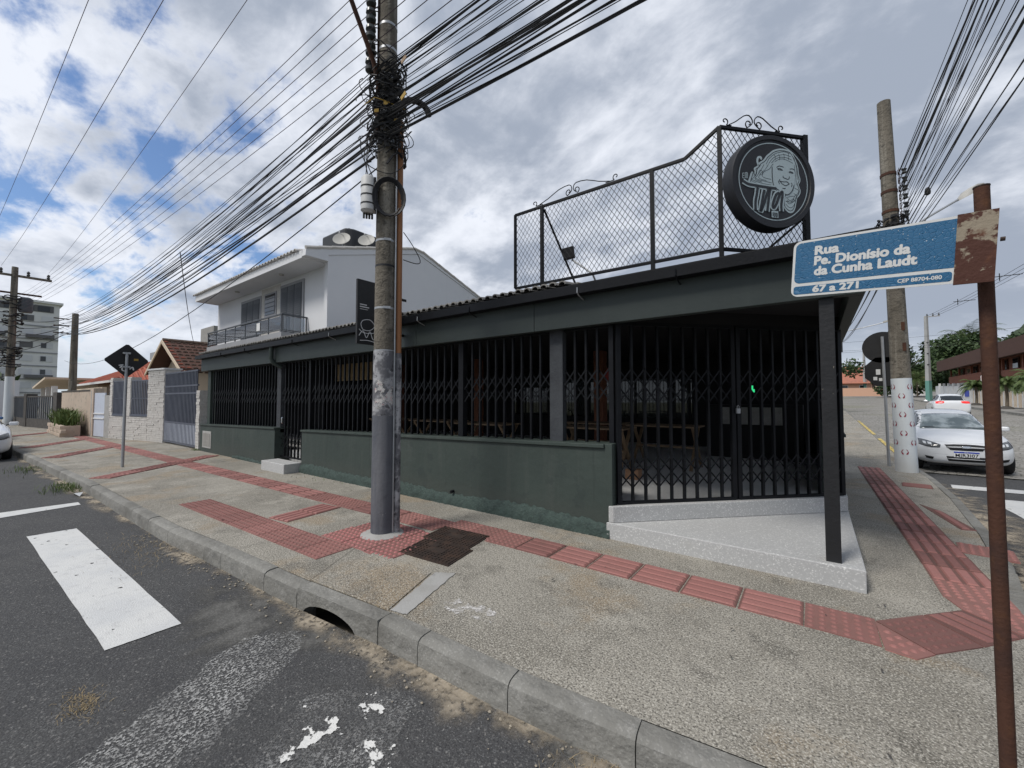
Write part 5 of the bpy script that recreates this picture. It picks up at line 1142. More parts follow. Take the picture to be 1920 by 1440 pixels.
part('blue_field', MB().ext(rrect(.010,LU+.0,.062,HH-.010,.022,True,False), BL_, U, V, Wn, .0, .0008), 'sign_blue', pl_)
part('blue_field', MB().ext(rrect(.010,LU-.004,.010,.048,.010,True,True), BL_, U, V, Wn, .0, .0008), 'sign_blue', pl_)
part('rusty_bracket', MB().ext([(LU,-.006),(LU+.105,-.004),(LU+.105,HH+.004),(LU,HH+.004)], BL_, U, V, Wn, -.004, .002), 'rust_plate', ss)
part('bolt', MB().lathe([(.008,0),(.008,.012)], BL_+U*(LU+.112)+V*.15, V, Wn, U, 8), 'iron', ss)
for txt, t, bl, wd, cap in (('Rua',.157,.720,.090,.040),('Pe. Dionísio da',.157,.540,.322,.040),('da Cunha Laudt',.160,.358,.342,.040),('67 a 271',.157,.062,.165,.030),('CEP 88704-080',.70,.085,.128,.0155)):
    fit_text(txt, BL_+U*(LU*t)+V*(HH*bl)+Wn*.0014, U, V, Wn, wd, cap, 'sign_white', pl_, .05 if cap > .02 else .03)

# ---- trellis on the roof with the round sign
rt = thing('roof_trellis', 'black diamond mesh screen with scroll ornaments standing on the bar roof', 'trellis', (-1.9,4.55,2.95))
YT = 4.55; TA = R(46.6); td = Vector((math.cos(TA),math.sin(TA),0)); tn = Vector((math.sin(TA),-math.cos(TA),0)); T0 = Vector((-.73,YT,0))
top = lambda x: 4.135 if x < -1.07 else 4.135+(x+1.07)/.34*.215
fm = 'black_metal'; ZB = 3.10
for x, w_, zl in ((-3.32,.025,ZB),(-2.88,.04,2.93),(-1.42,.04,2.93),(-.73,.04,2.93)): part('frame_post', MB().box(x-w_/2,x+w_/2,YT-.02,YT+.02,zl,top(x)), fm, rt)
part('frame_rail', MB().bar((-3.32,YT,4.135),(-1.07,YT,4.135),.03,.03), fm, rt); part('frame_rail', MB().bar((-1.07,YT,4.135),(-.73,YT,4.35),.03,.03), fm, rt); part('frame_rail', MB().bar((-3.32,YT,ZB),(-.73,YT,3.08),.03,.03), fm, rt)
E1 = T0+td*1.01
part('frame_rail', MB().bar(T0+Vector((0,0,4.35)), E1+Vector((0,0,4.35)), .03,.03), fm, rt); part('frame_rail', MB().bar(T0+Vector((0,0,3.08)), E1+Vector((0,0,3.08)), .03,.03), fm, rt); part('frame_post', MB().obox(E1+Vector((0,0,3.64)), td*.025, tn*.025, Vector((0,0,.73))), fm, rt)
part('strut', MB().bar((-2.86,YT+.02,4.1),(-2.66,5.15,3.1),.02,.02), fm, rt); part('strut', MB().bar(E1+Vector((0,0,3.5)), E1-td*.35-tn*.35+Vector((0,0,3.1)), .02,.02), fm, rt)
def weave(P, x0, x1, zb, zt, sx=.066, k=1.42):
    mb = MB(); hmax = 1.3
    for sg in (1,-1):
        i = 0
        for i in range(-40, int((x1-x0)/sx)+40):
            xs0 = x0+i*sx; ins = []
            for j in range(161):
                z = zb(x0)-.02+1.34*j/160; x = xs0+sg*(z-3.0)/k
                if x0 <= x <= x1 and zb(x) <= z <= zt(x): ins.append((x,z))
            if len(ins) > 2: mb.bar(P(*ins[0], sg*.003), P(*ins[-1], sg*.003), .0046,.0046, up=(.3,.3,.9))
    return mb
part('wire_mesh', weave(lambda x, z, o: Vector((x,YT+o,z)), -3.32,-.73, lambda x: 3.09, top), fm, rt, kind='stuff')
part('wire_mesh', weave(lambda x, z, o: T0+td*x+tn*o+Vector((0,0,z)), 0,1.01, lambda x: 3.08, lambda x: 4.35), fm, rt, kind='stuff')
def spiral(c, r0, a0, a1, r1, n=18): return [(c[0]+(r0+(r1-r0)*i/n)*math.cos(a0+(a1-a0)*i/n), c[1]+(r0+(r1-r0)*i/n)*math.sin(a0+(a1-a0)*i/n)) for i in range(n+1)]
def scrolls(P, cx_, half, base):
    for s_ in (-1,1):
        f = lambda L_: [P(cx_+s_*x, base+z) for x, z in smooth2([(q[0],q[1]) for q in L_], 2)]
        sp = spiral((.055,.055),.045,-1.2,4.6,.008); body = [(.02,.02),(.045,.115),(half*.30,.135),(half*.55,.07),(half*.75,.015)]
        part('scroll', MB().tube(f(sp[::-1]+[(.02,.055),(.012,.10),(.05,.145),(half*.32,.13),(half*.58,.06),(half*.80,.018)]), .006, 5), fm, rt)
        sp2 = spiral((half*.93,.05),.04,4.2,-1.4,.008); part('scroll', MB().tube(f([(half*.72,.012),(half*.85,.012)]+sp2), .006, 5), fm, rt)
    
scrolls(lambda x, z: Vector((x,YT,z)), -2.42,.62,4.155); scrolls(lambda x, z: T0+td*x+Vector((0,0,z)), .40,.36,4.37)
# floodlight behind the mesh
fl = thing('floodlight', 'small black floodlight on an arm behind the roof mesh', 'floodlight', (-2.35,4.95,3.05))
part('arm', MB().tube([(-2.3,5.0,3.08),(-2.33,4.92,3.22),(-2.62,4.9,3.46)], .014, 6), 'galv', fl); part('lamp_body', MB().obox((-2.66,4.88,3.55), Vector((.075,.02,.01)), Vector((-.01,.03,0)), Vector((-.01,0,.08))), 'black_metal', fl, bev=.008)
# round logo sign
DC = T0+td*.353+Vector((0,0,3.655)); DR = .46
ds = thing('round_logo_sign', 'round black sign with a smiling curly haired woman and script lettering on the roof screen', 'sign', tuple(DC-Vector((0,0,DR))))
part('drum', MB().lathe([(DR*.99,.165),(DR,.175),(DR,.285),(DR*.985,.30),(DR*.895,.30),(DR*.885,.290),(.01,.290)], DC, td, Vector((0,0,1)), tn, 64), 'disc_black', ds, smooth=40)
part('bracket', MB().obox(DC+tn*.085, td*.2, tn*.083, Vector((0,0,.02))), 'black_metal', ds)
ART = json.loads('''{"head":[[0.29,0.709],[0.151,0.703],[0.012,0.653],[-0.068,0.591],[-0.148,0.522],[-0.198,0.455],[-0.248,0.407],[-0.317,0.365],[-0.351,0.309],[-0.387,0.271],[-0.445,0.231],[-0.428,0.163],[-0.468,0.081],[-0.505,0.147],[-0.55,0.048],[-0.578,-0.084],[-0.415,-0.086],[-0.223,-0.111],[-0.029,-0.119],[0.048,-0.147],[0.125,-0.183],[0.222,-0.244],[0.28,-0.265],[0.242,-0.347],[0.235,-0.47],[0.271,-0.554],[0.349,-0.614],[0.428,-0.607],[0.48,-0.537],[0.514,-0.411],[0.537,-0.304],[0.599,-0.228],[0.626,-0.138],[0.586,-0.018],[0.629,0.091],[0.594,0.229],[0.587,0.334],[0.56,0.438],[0.513,0.539],[0.466,0.622],[0.408,0.687]],"face":[[0.015,0.417],[0.144,0.456],[0.302,0.446],[0.441,0.443],[0.489,0.395],[0.505,0.256],[0.51,0.115],[0.486,-0.028],[0.443,-0.137],[0.381,-0.213],[0.31,-0.251],[0.222,-0.227],[0.126,-0.166],[0.048,-0.138],[-0.009,-0.074],[-0.034,0.045],[-0.036,0.202],[-0.017,0.326]],"feat":[[[0.071,0.309],[0.141,0.347],[0.243,0.331]],[[0.09,0.281],[0.149,0.294],[0.217,0.262]],[[0.103,0.268],[0.162,0.265],[0.213,0.258]],[[0.393,0.304],[0.453,0.317],[0.506,0.296]],[[0.365,0.238],[0.419,0.251],[0.478,0.226]],[[0.378,0.225],[0.424,0.226],[0.47,0.22]],[[0.229,0.144],[0.228,0.109],[0.291,0.091],[0.33,0.08],[0.366,0.094],[0.376,0.146]],[[0.143,0.024],[0.229,0.015],[0.309,0.022],[0.371,-0.014]],[[0.143,0.021],[0.208,-0.036],[0.286,-0.06],[0.371,-0.017]],[[0.144,0.063],[0.115,0.007],[0.133,-0.04]],[[0.423,0.01],[0.438,-0.029],[0.417,-0.073]],[[0.202,-0.124],[0.241,-0.129],[0.281,-0.117]]],"faceline":[[-0.033,0.307],[-0.036,0.202],[-0.032,0.046],[-0.009,-0.074],[0.052,-0.141],[0.222,-0.23],[0.31,-0.254],[0.385,-0.216],[0.446,-0.14],[0.49,-0.027]],"hair":[[[-0.171,0.362],[-0.09,0.493],[0.05,0.604],[0.249,0.669],[0.407,0.642]],[[-0.14,0.37],[-0.054,0.492],[0.082,0.588],[0.268,0.639],[0.418,0.609]],[[-0.109,0.378],[-0.018,0.492],[0.115,0.573],[0.287,0.608],[0.428,0.576]],[[-0.078,0.385],[0.018,0.491],[0.147,0.557],[0.306,0.577],[0.439,0.542]],[[-0.047,0.393],[0.053,0.491],[0.179,0.542],[0.325,0.546],[0.449,0.509]],[[-0.016,0.4],[0.089,0.49],[0.212,0.526],[0.343,0.515],[0.46,0.476]],[[0.015,0.408],[0.125,0.489],[0.244,0.511],[0.362,0.484],[0.47,0.443]],[[-0.049,0.569],[-0.01,0.554],[-0.003,0.464]],[[0.01,0.58],[0.045,0.56],[0.05,0.469]],[[0.069,0.592],[0.1,0.566],[0.103,0.475]],[[0.129,0.604],[0.155,0.571],[0.157,0.48]],[[0.188,0.615],[0.211,0.577],[0.21,0.486]],[[0.248,0.627],[0.266,0.583],[0.263,0.491]],[[0.308,0.639],[0.322,0.589],[0.317,0.497]],[[0.367,0.65],[0.378,0.595],[0.371,0.503]],[[0.427,0.662],[0.434,0.601],[0.425,0.508]],[[-0.327,0.329],[-0.398,0.201],[-0.449,0.075],[-0.538,-0.02],[-0.396,-0.072]],[[-0.275,0.337],[-0.348,0.211],[-0.414,0.093],[-0.491,-0.004],[-0.341,-0.053]],[[-0.224,0.346],[-0.298,0.222],[-0.378,0.11],[-0.445,0.012],[-0.286,-0.034]],[[-0.172,0.354],[-0.248,0.233],[-0.342,0.128],[-0.398,0.028],[-0.23,-0.015]],[[-0.12,0.362],[-0.197,0.244],[-0.306,0.146],[-0.351,0.044],[-0.175,0.004]],[[-0.067,0.37],[-0.147,0.255],[-0.27,0.164],[-0.304,0.06],[-0.119,0.023]],[[-0.015,0.379],[-0.096,0.266],[-0.235,0.182],[-0.257,0.076],[-0.064,0.043]],[[-0.389,0.167],[-0.33,0.242],[-0.253,0.198],[-0.275,0.109],[-0.353,0.101]],[[-0.361,0.161],[-0.316,0.218],[-0.264,0.184],[-0.285,0.121],[-0.338,0.12]],[[-0.332,0.155],[-0.302,0.193],[-0.274,0.17],[-0.294,0.133],[-0.323,0.139]],[[-0.528,-0.002],[-0.414,-0.034],[-0.261,-0.063],[-0.067,-0.079]],[[-0.489,0.019],[-0.375,-0.016],[-0.234,-0.037],[-0.06,-0.056]],[[-0.45,0.04],[-0.336,0.002],[-0.208,-0.012],[-0.053,-0.032]],[[-0.411,0.061],[-0.297,0.02],[-0.181,0.014],[-0.046,-0.008]],[[0.504,0.573],[0.549,0.401],[0.564,0.226],[0.589,0.088]],[[0.505,0.491],[0.537,0.329],[0.552,0.178],[0.567,0.033]],[[0.506,0.409],[0.525,0.258],[0.541,0.13],[0.546,-0.022]],[[0.507,0.326],[0.512,0.186],[0.529,0.082],[0.524,-0.077]],[[0.503,-0.096],[0.602,-0.14],[0.518,-0.253],[0.398,-0.281],[0.278,-0.327]],[[0.49,-0.154],[0.578,-0.202],[0.501,-0.314],[0.389,-0.342],[0.277,-0.358]],[[0.476,-0.211],[0.554,-0.264],[0.483,-0.375],[0.379,-0.402],[0.276,-0.39]],[[0.462,-0.269],[0.53,-0.326],[0.465,-0.436],[0.369,-0.462],[0.275,-0.421]],[[0.449,-0.326],[0.506,-0.387],[0.447,-0.497],[0.359,-0.522],[0.275,-0.453]],[[0.435,-0.383],[0.482,-0.449],[0.429,-0.558],[0.35,-0.582],[0.274,-0.484]],[[0.318,-0.323],[0.376,-0.371],[0.456,-0.329],[0.498,-0.272]],[[0.307,-0.359],[0.365,-0.406],[0.435,-0.374],[0.486,-0.326]],[[0.296,-0.395],[0.354,-0.442],[0.414,-0.42],[0.475,-0.38]]],"curl":[[-0.351,0.309],[-0.379,0.393],[-0.362,0.473],[-0.313,0.496],[-0.285,0.476],[-0.301,0.445]],"word":[[[-0.735,-0.059],[-0.607,-0.113],[-0.416,-0.129],[-0.185,-0.142],[0.048,-0.149]],[[-0.394,-0.162],[-0.421,-0.319],[-0.452,-0.459],[-0.457,-0.645]],[[-0.241,-0.21],[-0.285,-0.393],[-0.339,-0.665],[-0.261,-0.512],[-0.19,-0.316],[-0.132,-0.176]],[[-0.093,-0.151],[-0.129,-0.328],[-0.18,-0.652]],[[0.124,-0.232],[0.044,-0.278],[-0.022,-0.422],[-0.049,-0.529],[-0.015,-0.56],[0.055,-0.45],[0.122,-0.288],[0.187,-0.204],[0.193,-0.299],[0.16,-0.476],[0.163,-0.624]]],"smallmark":[[[-0.731,0.116],[-0.733,0.009]],[[-0.731,0.113],[-0.689,0.117]],[[-0.732,0.064],[-0.694,0.068]],[[-0.733,0.009],[-0.691,0.013]],[[-0.673,0.008],[-0.67,0.119],[-0.62,0.123],[-0.623,0.013]],[[-0.645,0.121],[-0.648,0.011]]],"box":[[-0.083,-0.635],[0.077,-0.631],[0.081,-0.771],[-0.081,-0.773]],"boxmark":[[[-0.049,-0.667],[-0.051,-0.745]],[[-0.022,-0.665],[-0.024,-0.743],[-0.0,-0.741],[0.002,-0.666]],[[0.029,-0.667],[0.027,-0.747],[0.05,-0.745],[0.052,-0.669]]]}''')
ub, vb = td*DR, Vector((0,0,1))*DR; fo = DC+tn*.2905
part('ring', MB().add([fo+tn*.001+ub*(r_*math.cos(2*math.pi*i/72))+vb*(r_*math.sin(2*math.pi*i/72)) for r_ in (.81,.83) for i in range(72)], [(i,(i+1)%72,72+(i+1)%72,72+i) for i in range(72)]), 'disc_light', ds)
def fill(poly, h): return MB().add([fo+tn*h+ub*p[0]+vb*p[1] for p in poly], [tuple(range(len(poly)))])
def strokes(Ls, wd, h):
    mb = MB()
    for l_ in Ls: mb.ribbon(l_, wd, fo, ub, vb, tn, h-.0006, h)
    return mb
cl_ = lambda l_: l_+[l_[0]]
por = part('portrait', fill(ART['head'], .0012), 'disc_light', ds)
part('portrait_outline', strokes([ART['curl'], cl_(ART['head'])], .045, .0014), 'disc_light', por)
part('hair_lines', strokes([h_ for i_, h_ in enumerate(ART['hair']) if i_ % 2 == 0 or i_ > 40], .0085, .0022), 'disc_line', por); part('hair_edge', strokes([[[p[0]*.965+.012,p[1]*.965+.004] for p in cl_(ART['head'])]], .014, .0021), 'disc_line', por)
part('face', fill(ART['face'], .0030), 'disc_light', por); part('face_lines', strokes(ART['feat']+[ART['faceline']], .017, .0040), 'disc_line', por)
part('lettering_outline', strokes(ART['word'], .118, .0050), 'disc_light', ds); part('lettering', strokes(ART['word'], .058, .0062), 'disc_line', ds)
part('small_mark', strokes(ART['smallmark'], .012, .0014), 'disc_light', ds); part('small_box', fill(ART['box'], .0072), 'disc_light', ds); part('small_box_mark', strokes(ART['boxmark'], .016, .0084), 'disc_line', ds)
# ---- projecting board half hidden by the big pole
hb = thing('projecting_board', 'black projecting board with white scribbled emblem half hidden by the big pole', 'sign', (-5.5,3.9,2.4))
part('board', MB().box(-5.53,-5.49,3.50,4.24,2.40,3.38), 'sign_back', hb); part('arm', MB().box(-5.52,-5.50,4.24,4.42,3.2,3.24), 'black_metal', hb); part('arm', MB().box(-5.52,-5.50,4.24,4.42,2.6,2.64), 'black_metal', hb)
rr = random.Random(8); o_, u_, v_, w_ = Vector((-5.49,3.5,2.4)), Vector((0,1,0)), Vector((0,0,1)), Vector((1,0,0))
S = [[(.05+.1*i,.86-.0*i),(.09+.1*i,.865)] for i in range(1)]
part('scribble', MB().ribbon([(.06,.30),(.10,.36),(.22,.38),(.30,.30),(.22,.22),(.10,.22),(.06,.30)], .009, o_,u_,v_,w_,0,.002).ribbon([(.03,.12),(.10,.20),(.16,.10),(.22,.20),(.28,.08),(.36,.2)], .010, o_,u_,v_,w_,0,.003).ribbon([(.05,.05),(.2,.06),(.38,.03)], .010, o_,u_,v_,w_,0,.002).ribbon([(.03,.22),(.12,.17),(.3,.19),(.4,.26)], .009, o_,u_,v_,w_,0,.0025), 'white_flat', hb)
sm = MB()
for j, (y0, y1) in enumerate(((.04,.16),(.04,.20),(.04,.18))): sm.ribbon([(y0,.60-.035*j),(y1,.60-.035*j)], .016 if j < 2 else .008, o_,u_,v_,w_,0,.002)
part('small_text_lines', sm, 'sign_white', hb)
# ---- diamond warning sign seen from behind
dm = thing('warning_sign', 'diamond shaped road sign seen from behind on a thin grey post', 'road sign', (-12.88,2.26,0))
part('post', MB().tube([(-12.88,2.26,-.05),(-12.88,2.27,2.66)], .03, 10), 'galv', dm, smooth=True)
def diamond(r, c, x0, x1, k=.06):
    P = []
    for ax, az in ((0,-1),(1,0),(0,1),(-1,0)):
        t = Vector((-az,ax)) if True else 0
        P += [(c[0]+ax*r*(1-k)-t.x*r*k, c[1]+az*r*(1-k)-t.y*r*k), (c[0]+ax*r*(1-k)+t.x*r*k, c[1]+az*r*(1-k)+t.y*r*k)]
    return MB().yz(P, x0, x1)
part('panel', diamond(.40,(2.28,2.47),-12.925,-12.913), 'sign_back', dm); part('clamp', MB().box(-12.915,-12.84,2.20,2.33,2.3,2.34), 'galv', dm); part('clamp', MB().box(-12.915,-12.84,2.20,2.33,2.62,2.66), 'galv', dm)
o_, u_, v_, w_ = Vector((-12.912,2.28,2.47)), Vector((0,1,0)), Vector((0,0,1)), Vector((1,0,0))
part('sticker', MB().ribbon([(-.12,-.17),(-.07,-.13),(-.08,-.22),(-.02,-.25)], .025, o_,u_,v_,w_,0,.001).ribbon([(.05,-.2),(.10,-.15),(.12,-.22)], .025, o_,u_,v_,w_,0,.001).ribbon([(-.14,-.12),(-.06,-.1)], .02, o_,u_,v_,w_,0,.001), 'white_flat', dm); part('sticker', MB().ribbon([(.12,.03),(.20,.03)], .05, o_,u_,v_,w_,0,.001), 'tag_yellow', dm)
# ---- two signs seen from behind at the leaning pole
bs_ = thing('traffic_signs', 'round and eight sided traffic signs seen from behind beside the leaning pole', 'road sign', (1.34,12.95,0))
part('post', MB().tube([(1.34,12.95,-.05),(1.30,12.96,3.05)], .03, 10), 'galv', bs_, smooth=True)
part('round_panel', MB().lathe([(.01,0),(.37,0),(.37,.012),(.01,.012)], (1.30,12.99,2.80), (1,0,0), (0,0,1), (0,1,0), 28), 'sign_back', bs_)
part('octagon_panel', MB().ext([(.37*math.cos(R(22.5+45*i)),.37*math.sin(R(22.5+45*i))) for i in range(8)], (1.31,12.99,2.22), (1,0,0), (0,0,1), (0,1,0), 0,.012), 'sign_back', bs_)
part('sticker', MB().box(1.17,1.25,12.98,12.988,2.15,2.28).box(1.12,1.19,12.98,12.988,2.02,2.10).box(1.22,1.28,12.98,12.988,2.0,2.07), 'white_flat', bs_)

# ================================================================ VEHICLES
def car(label, paint, loc, rotz, dims, front_plate=None, lights='lamp_dark', cat='car', name='parked_car', group=None, detail=True):
    """local axes: +x is the nose, z up, ground at 0"""
    t = thing(name, label, cat, loc, rotz, group, local=True)
    L2 = dims['L']/2; st = dims['st']
    rows = []
    for (x, w, zb, zs, zt, wt) in st:
        rows.append([(x,y,z) for y, z in ((0,zb),(w*.55,zb),(w*.88,zb+.02),(w*.985,zb+.14),(w,zb+.36*(zs-zb)+.1),(w*.985,zs-.10),(w*.94,zs-.01),(wt+.04,zs+(zt-zs)*.35+.005),(wt,zt-.09*min(1,(zt-zs)*3)),(wt*.82,zt-.015),(wt*.4,zt+.008),(0,zt+.012))])
    m = len(rows[0]); k = len(rows); vs = [v for r_ in rows for v in r_]; fs = [(i*m+j,i*m+j+1,(i+1)*m+j+1,(i+1)*m+j) for i in range(k-1) for j in range(m-1)]
    o2 = len(vs); vs += [(x,-y,z) for x, y, z in vs]; fs += [tuple(reversed([q+o2 for q in f])) for f in fs]
    fs += [tuple(range(m))+tuple(o2+j for j in range(m-1,-1,-1)), tuple((k-1)*m+j for j in range(m-1,-1,-1))+tuple(o2+(k-1)*m+j for j in range(m))]
    me = bpy.data.meshes.new('tmp'); me.from_pydata(vs, [], fs); bm = bmesh.new(); bm.from_mesh(me); bmesh.ops.remove_doubles(bm, verts=bm.verts, dist=.0008); bmesh.ops.recalc_face_normals(bm, faces=bm.faces); bm.to_mesh(me); bm.free()
    o = bpy.data.objects.new('tmp', me); COL.objects.link(o); sd_ = o.modifiers.new('s','SUBSURF'); sd_.levels = 2; sd_.render_levels = 2
    cut = MB(); WX, WR, WY = dims['wheels'], dims['wr'], dims['wy']
    for x in WX: cut.lathe([(WR+.05,-1.5),(WR+.05,-WY+.24)], (x,0,WR), (1,0,0), (0,0,1), (0,1,0), 28); cut.lathe([(WR+.05,WY-.24),(WR+.05,1.5)], (x,0,WR), (1,0,0), (0,0,1), (0,1,0), 28)
    cm_ = mesh_of('cut', cut, None, Vector((0,0,0))); co = bpy.data.objects.new('cut', cm_); COL.objects.link(co)
    bo = o.modifiers.new('b','BOOLEAN'); bo.object = co; bo.operation = 'DIFFERENCE'; bo.solver = 'EXACT'
    dg_ = bpy.context.evaluated_depsgraph_get(); bm2 = bpy.data.meshes.new_from_object(o.evaluated_get(dg_)); bpy.data.objects.remove(o); bpy.data.objects.remove(co)
    bm2.materials.clear(); bm2.materials.append(MATS[paint]); bm2.polygons.foreach_set('use_smooth', [True]*len(bm2.polygons)); bm2.set_sharp_from_angle(angle=R(38)); bm2.name = 'body'
    body = bpy.data.objects.new('body', bm2); COL.objects.link(body); body.parent = t; ORG[body] = Vector((0,0,0))
    bv = BVHTree.FromPolygons([v.co for v in bm2.vertices], [tuple(p.vertices) for p in bm2.polygons])
    def decal(pname, A, B, axis, mt, parent=t, n=10, off=.004, th=.006):
        """A, B: matching 2D polylines (upper and lower edge) projected onto the body along axis"""
        mb = MB(); A = [Vector(p) for p in A]; B = [Vector(p) for p in B]; kk = len(A)-1
        def smp(Pl, u):
            q = u*kk; i = min(int(q), kk-1); return Pl[i].lerp(Pl[i+1], q-i)
        nu = 4*kk if kk > 1 else n; pts = []
        for j in range(7):
            for i in range(nu+1):
                p = smp(A,i/nu).lerp(smp(B,i/nu), j/6)
                if axis == 'f': org, dr = Vector((4,p.x,p.y)), Vector((-1,0,0))
                elif axis == 'r': org, dr = Vector((-4,p.x,p.y)), Vector((1,0,0))
                elif axis == 'l': org, dr = Vector((p.x,3,p.y)), Vector((0,-1,0))
                else: org, dr = Vector((p.x,-3,p.y)), Vector((0,1,0))
                h, nr_, _, _ = bv.ray_cast(org, dr)
                if h and axis in ('l','rt') and abs(h.y) < .4: h = None
                pts.append((h-dr*off) if h else None)
        W_ = nu+1; q4 = [(j*W_+i,j*W_+i+1,(j+1)*W_+i+1,(j+1)*W_+i) for j in range(6) for i in range(nu)]
        q4 = [f for f in q4 if all(pts[v] is not None for v in f)]; use = sorted({v for f in q4 for v in f}); ix = {v: i for i, v in enumerate(use)}
        mb.add([pts[v] for v in use], [tuple(ix[v] for v in f) for f in q4])
        ob = part(pname, mb, mt, parent, smooth=60); so_ = ob.modifiers.new('t','SOLIDIFY'); so_.thickness = th; so_.offset = 0; return ob
    for x in WX:
        for s_ in (1,-1):
            w_ = part('wheel', MB().lathe([(WR*.62,-.09),(WR*.93,-.095),(WR,-.07),(WR,.07),(WR*.93,.095),(WR*.62,.09)], (x,s_*WY,WR), (1,0,0), (0,0,1), (0,1,0), 28), 'rubber', t, smooth=True)
            rim = MB().lathe([(WR*.64,s_*.06),(WR*.60,s_*.075),(WR*.2,s_*.06),(.01,s_*.065)], (x,s_*WY,WR), (1,0,0), (0,0,1), (0,1,0), 20); part('rim', rim, 'wheel_rim', w_, smooth=40)
    D_ = dims
    decal('windscreen', [(y*D_['ws'][2],D_['ws'][1]-.03*y*y) for y in (-1,-.5,0,.5,1)], [(y*D_['ws'][3],D_['ws'][0]-.02*y*y) for y in (-1,-.5,0,.5,1)], 'f', D_.get('screen','glass_screen'))
    decal('rear_window', [(y*D_['rw'][2],D_['rw'][1]-.03*y*y) for y in (-1,-.5,0,.5,1)], [(y*D_['rw'][3],D_['rw'][0]-.01*y*y) for y in (-1,-.5,0,.5,1)], 'r', 'glass_dark')
    for sd2 in ('l','rt'):
        for A, B in D_['side']: decal('side_window', A, B, sd2, 'glass_dark')
        decal('door_line', [(D_['door'],.86),(D_['door']+.008,.86)], [(D_['door'],.30),(D_['door']+.008,.30)], sd2, 'car_black', n=2, off=.001, th=.003)
    for s_ in (1,-1):
        mi = part('mirror', MB().obox((D_['mir'],s_*(D_['wy']+.16),D_['mz']), Vector((.05,s_*-.02,0)), Vector((.02,s_*.09,0)), Vector((0,0,.055))), paint, t, bev=.03); part('mirror_stalk', MB().bar((D_['mir'],s_*(D_['wy']+.0),D_['mz']-.04),(D_['mir'],s_*(D_['wy']+.09),D_['mz']-.03),.05,.03), 'car_black', mi)
        hl = decal('headlight', [(s_*p[0],p[1]) for p in D_['hl'][0]], [(s_*p[0],p[1]) for p in D_['hl'][1]], 'f', lights, off=.006)
        if detail:
            c_ = D_['hl'][0][2]; decal('reflector', [(s_*p[0],p[1]) for p in ((c_[0]-.075,c_[1]-.045),(c_[0]-.01,c_[1]-.04))], [(s_*p[0],p[1]) for p in ((c_[0]-.075,c_[1]-.1),(c_[0]-.015,c_[1]-.09))], 'f', 'lamp_clear', hl, 4, .010); decal('reflector', [(s_*p[0],p[1]) for p in ((c_[0]+.01,c_[1]-.03),(c_[0]+.06,c_[1]-.03))], [(s_*p[0],p[1]) for p in ((c_[0]+.01,c_[1]-.09),(c_[0]+.05,c_[1]-.08))], 'f', 'lamp_clear', hl, 4, .010)
            decal('fog_lamp', [(s_*.52,.365),(s_*.66,.39)], [(s_*.54,.31),(s_*.64,.33)], 'f', 'car_black', n=4, off=.005)
            decal('bumper_crease', [(s_*.3,.44),(s_*.74,.46)], [(s_*.3,.433),(s_*.74,.452)], 'f', 'car_silver', n=6, off=.001, th=.002)
        tl_ = decal('tail_light', [(s_*p[0],p[1]) for p in D_['tl'][0]], [(s_*p[0],p[1]) for p in D_['tl'][1]], 'r', 'lamp_red', off=.006)
    g_ = decal('grille', [(-.34,.66),(-.17,.675),(0,.68),(.17,.675),(.34,.66)], [(-.25,.545),(-.13,.54),(0,.538),(.13,.54),(.25,.545)], 'f', 'car_black', off=.004)
    decal('grille_bar', [(-.32,.622),(0,.632),(.32,.622)], [(-.30,.598),(0,.604),(.30,.598)], 'f', 'car_silver', g_, off=.012)
    decal('lower_intake', [(-.32,.40),(0,.40),(.32,.40)], [(-.28,.29),(0,.285),(.28,.29)], 'f', 'car_black', off=.004); decal('intake_bar', [(-.31,.352),(.31,.352)], [(-.30,.338),(.30,.338)], 'f', paint, n=6, off=.009)
    if detail:
        decal('emblem', [(-.065,.640),(-.02,.640),(.02,.640),(.065,.640)], [(-.075,.595),(-.02,.590),(.02,.590),(.075,.595)], 'f', 'chrome', g_, off=.018)
        for y0, y1 in ((.12,.62),(-.5,.06)): decal('wiper', [(y0,D_['ws'][0]+.035),(y1,D_['ws'][0]+.03)], [(y0,D_['ws'][0]+.015),(y1,D_['ws'][0]+.018)], 'f', 'car_black', n=8, off=.012)
        decal('bonnet_line', [(-.66,.735),(0,.70),(.66,.735)], [(-.66,.727),(0,.692),(.66,.727)], 'f', 'car_silver', off=.001, th=.002)
    if front_plate:
        px_ = L2+.012; p_ = part('number_plate', MB().box(px_-.02,px_,-.2,.2,.385,.515), 'plate_white', t, bev=.004)
        part('plate_band', MB().box(px_,px_+.0015,-.2,.2,.482,.515), 'plate_blue', p_)
        tx = text_mesh('BRASIL', .022, .0, 0, 'CENTER'); part('plate_text', place(tx, (px_+.003,0,.491), (0,1,0), (0,0,1), (1,0,0)), 'white_flat', p_)
        tx = text_mesh(front_plate, .1, .002, 0, 'CENTER', 1.05); xs_ = [v[0] for v in tx.v]; sc_ = .36/(max(xs_)-min(xs_)); tx.v = [(v[0]*sc_,v[1],v[2]) for v in tx.v]; part('plate_text', place(tx, (px_+.003,0,.398), (0,1,0), (0,0,1), (1,0,0)), 'ink', p_)
    part('underbody', MB().box(-L2+.25,L2-.25,-.6,.6,.16,.30), 'car_black', t)
    return t
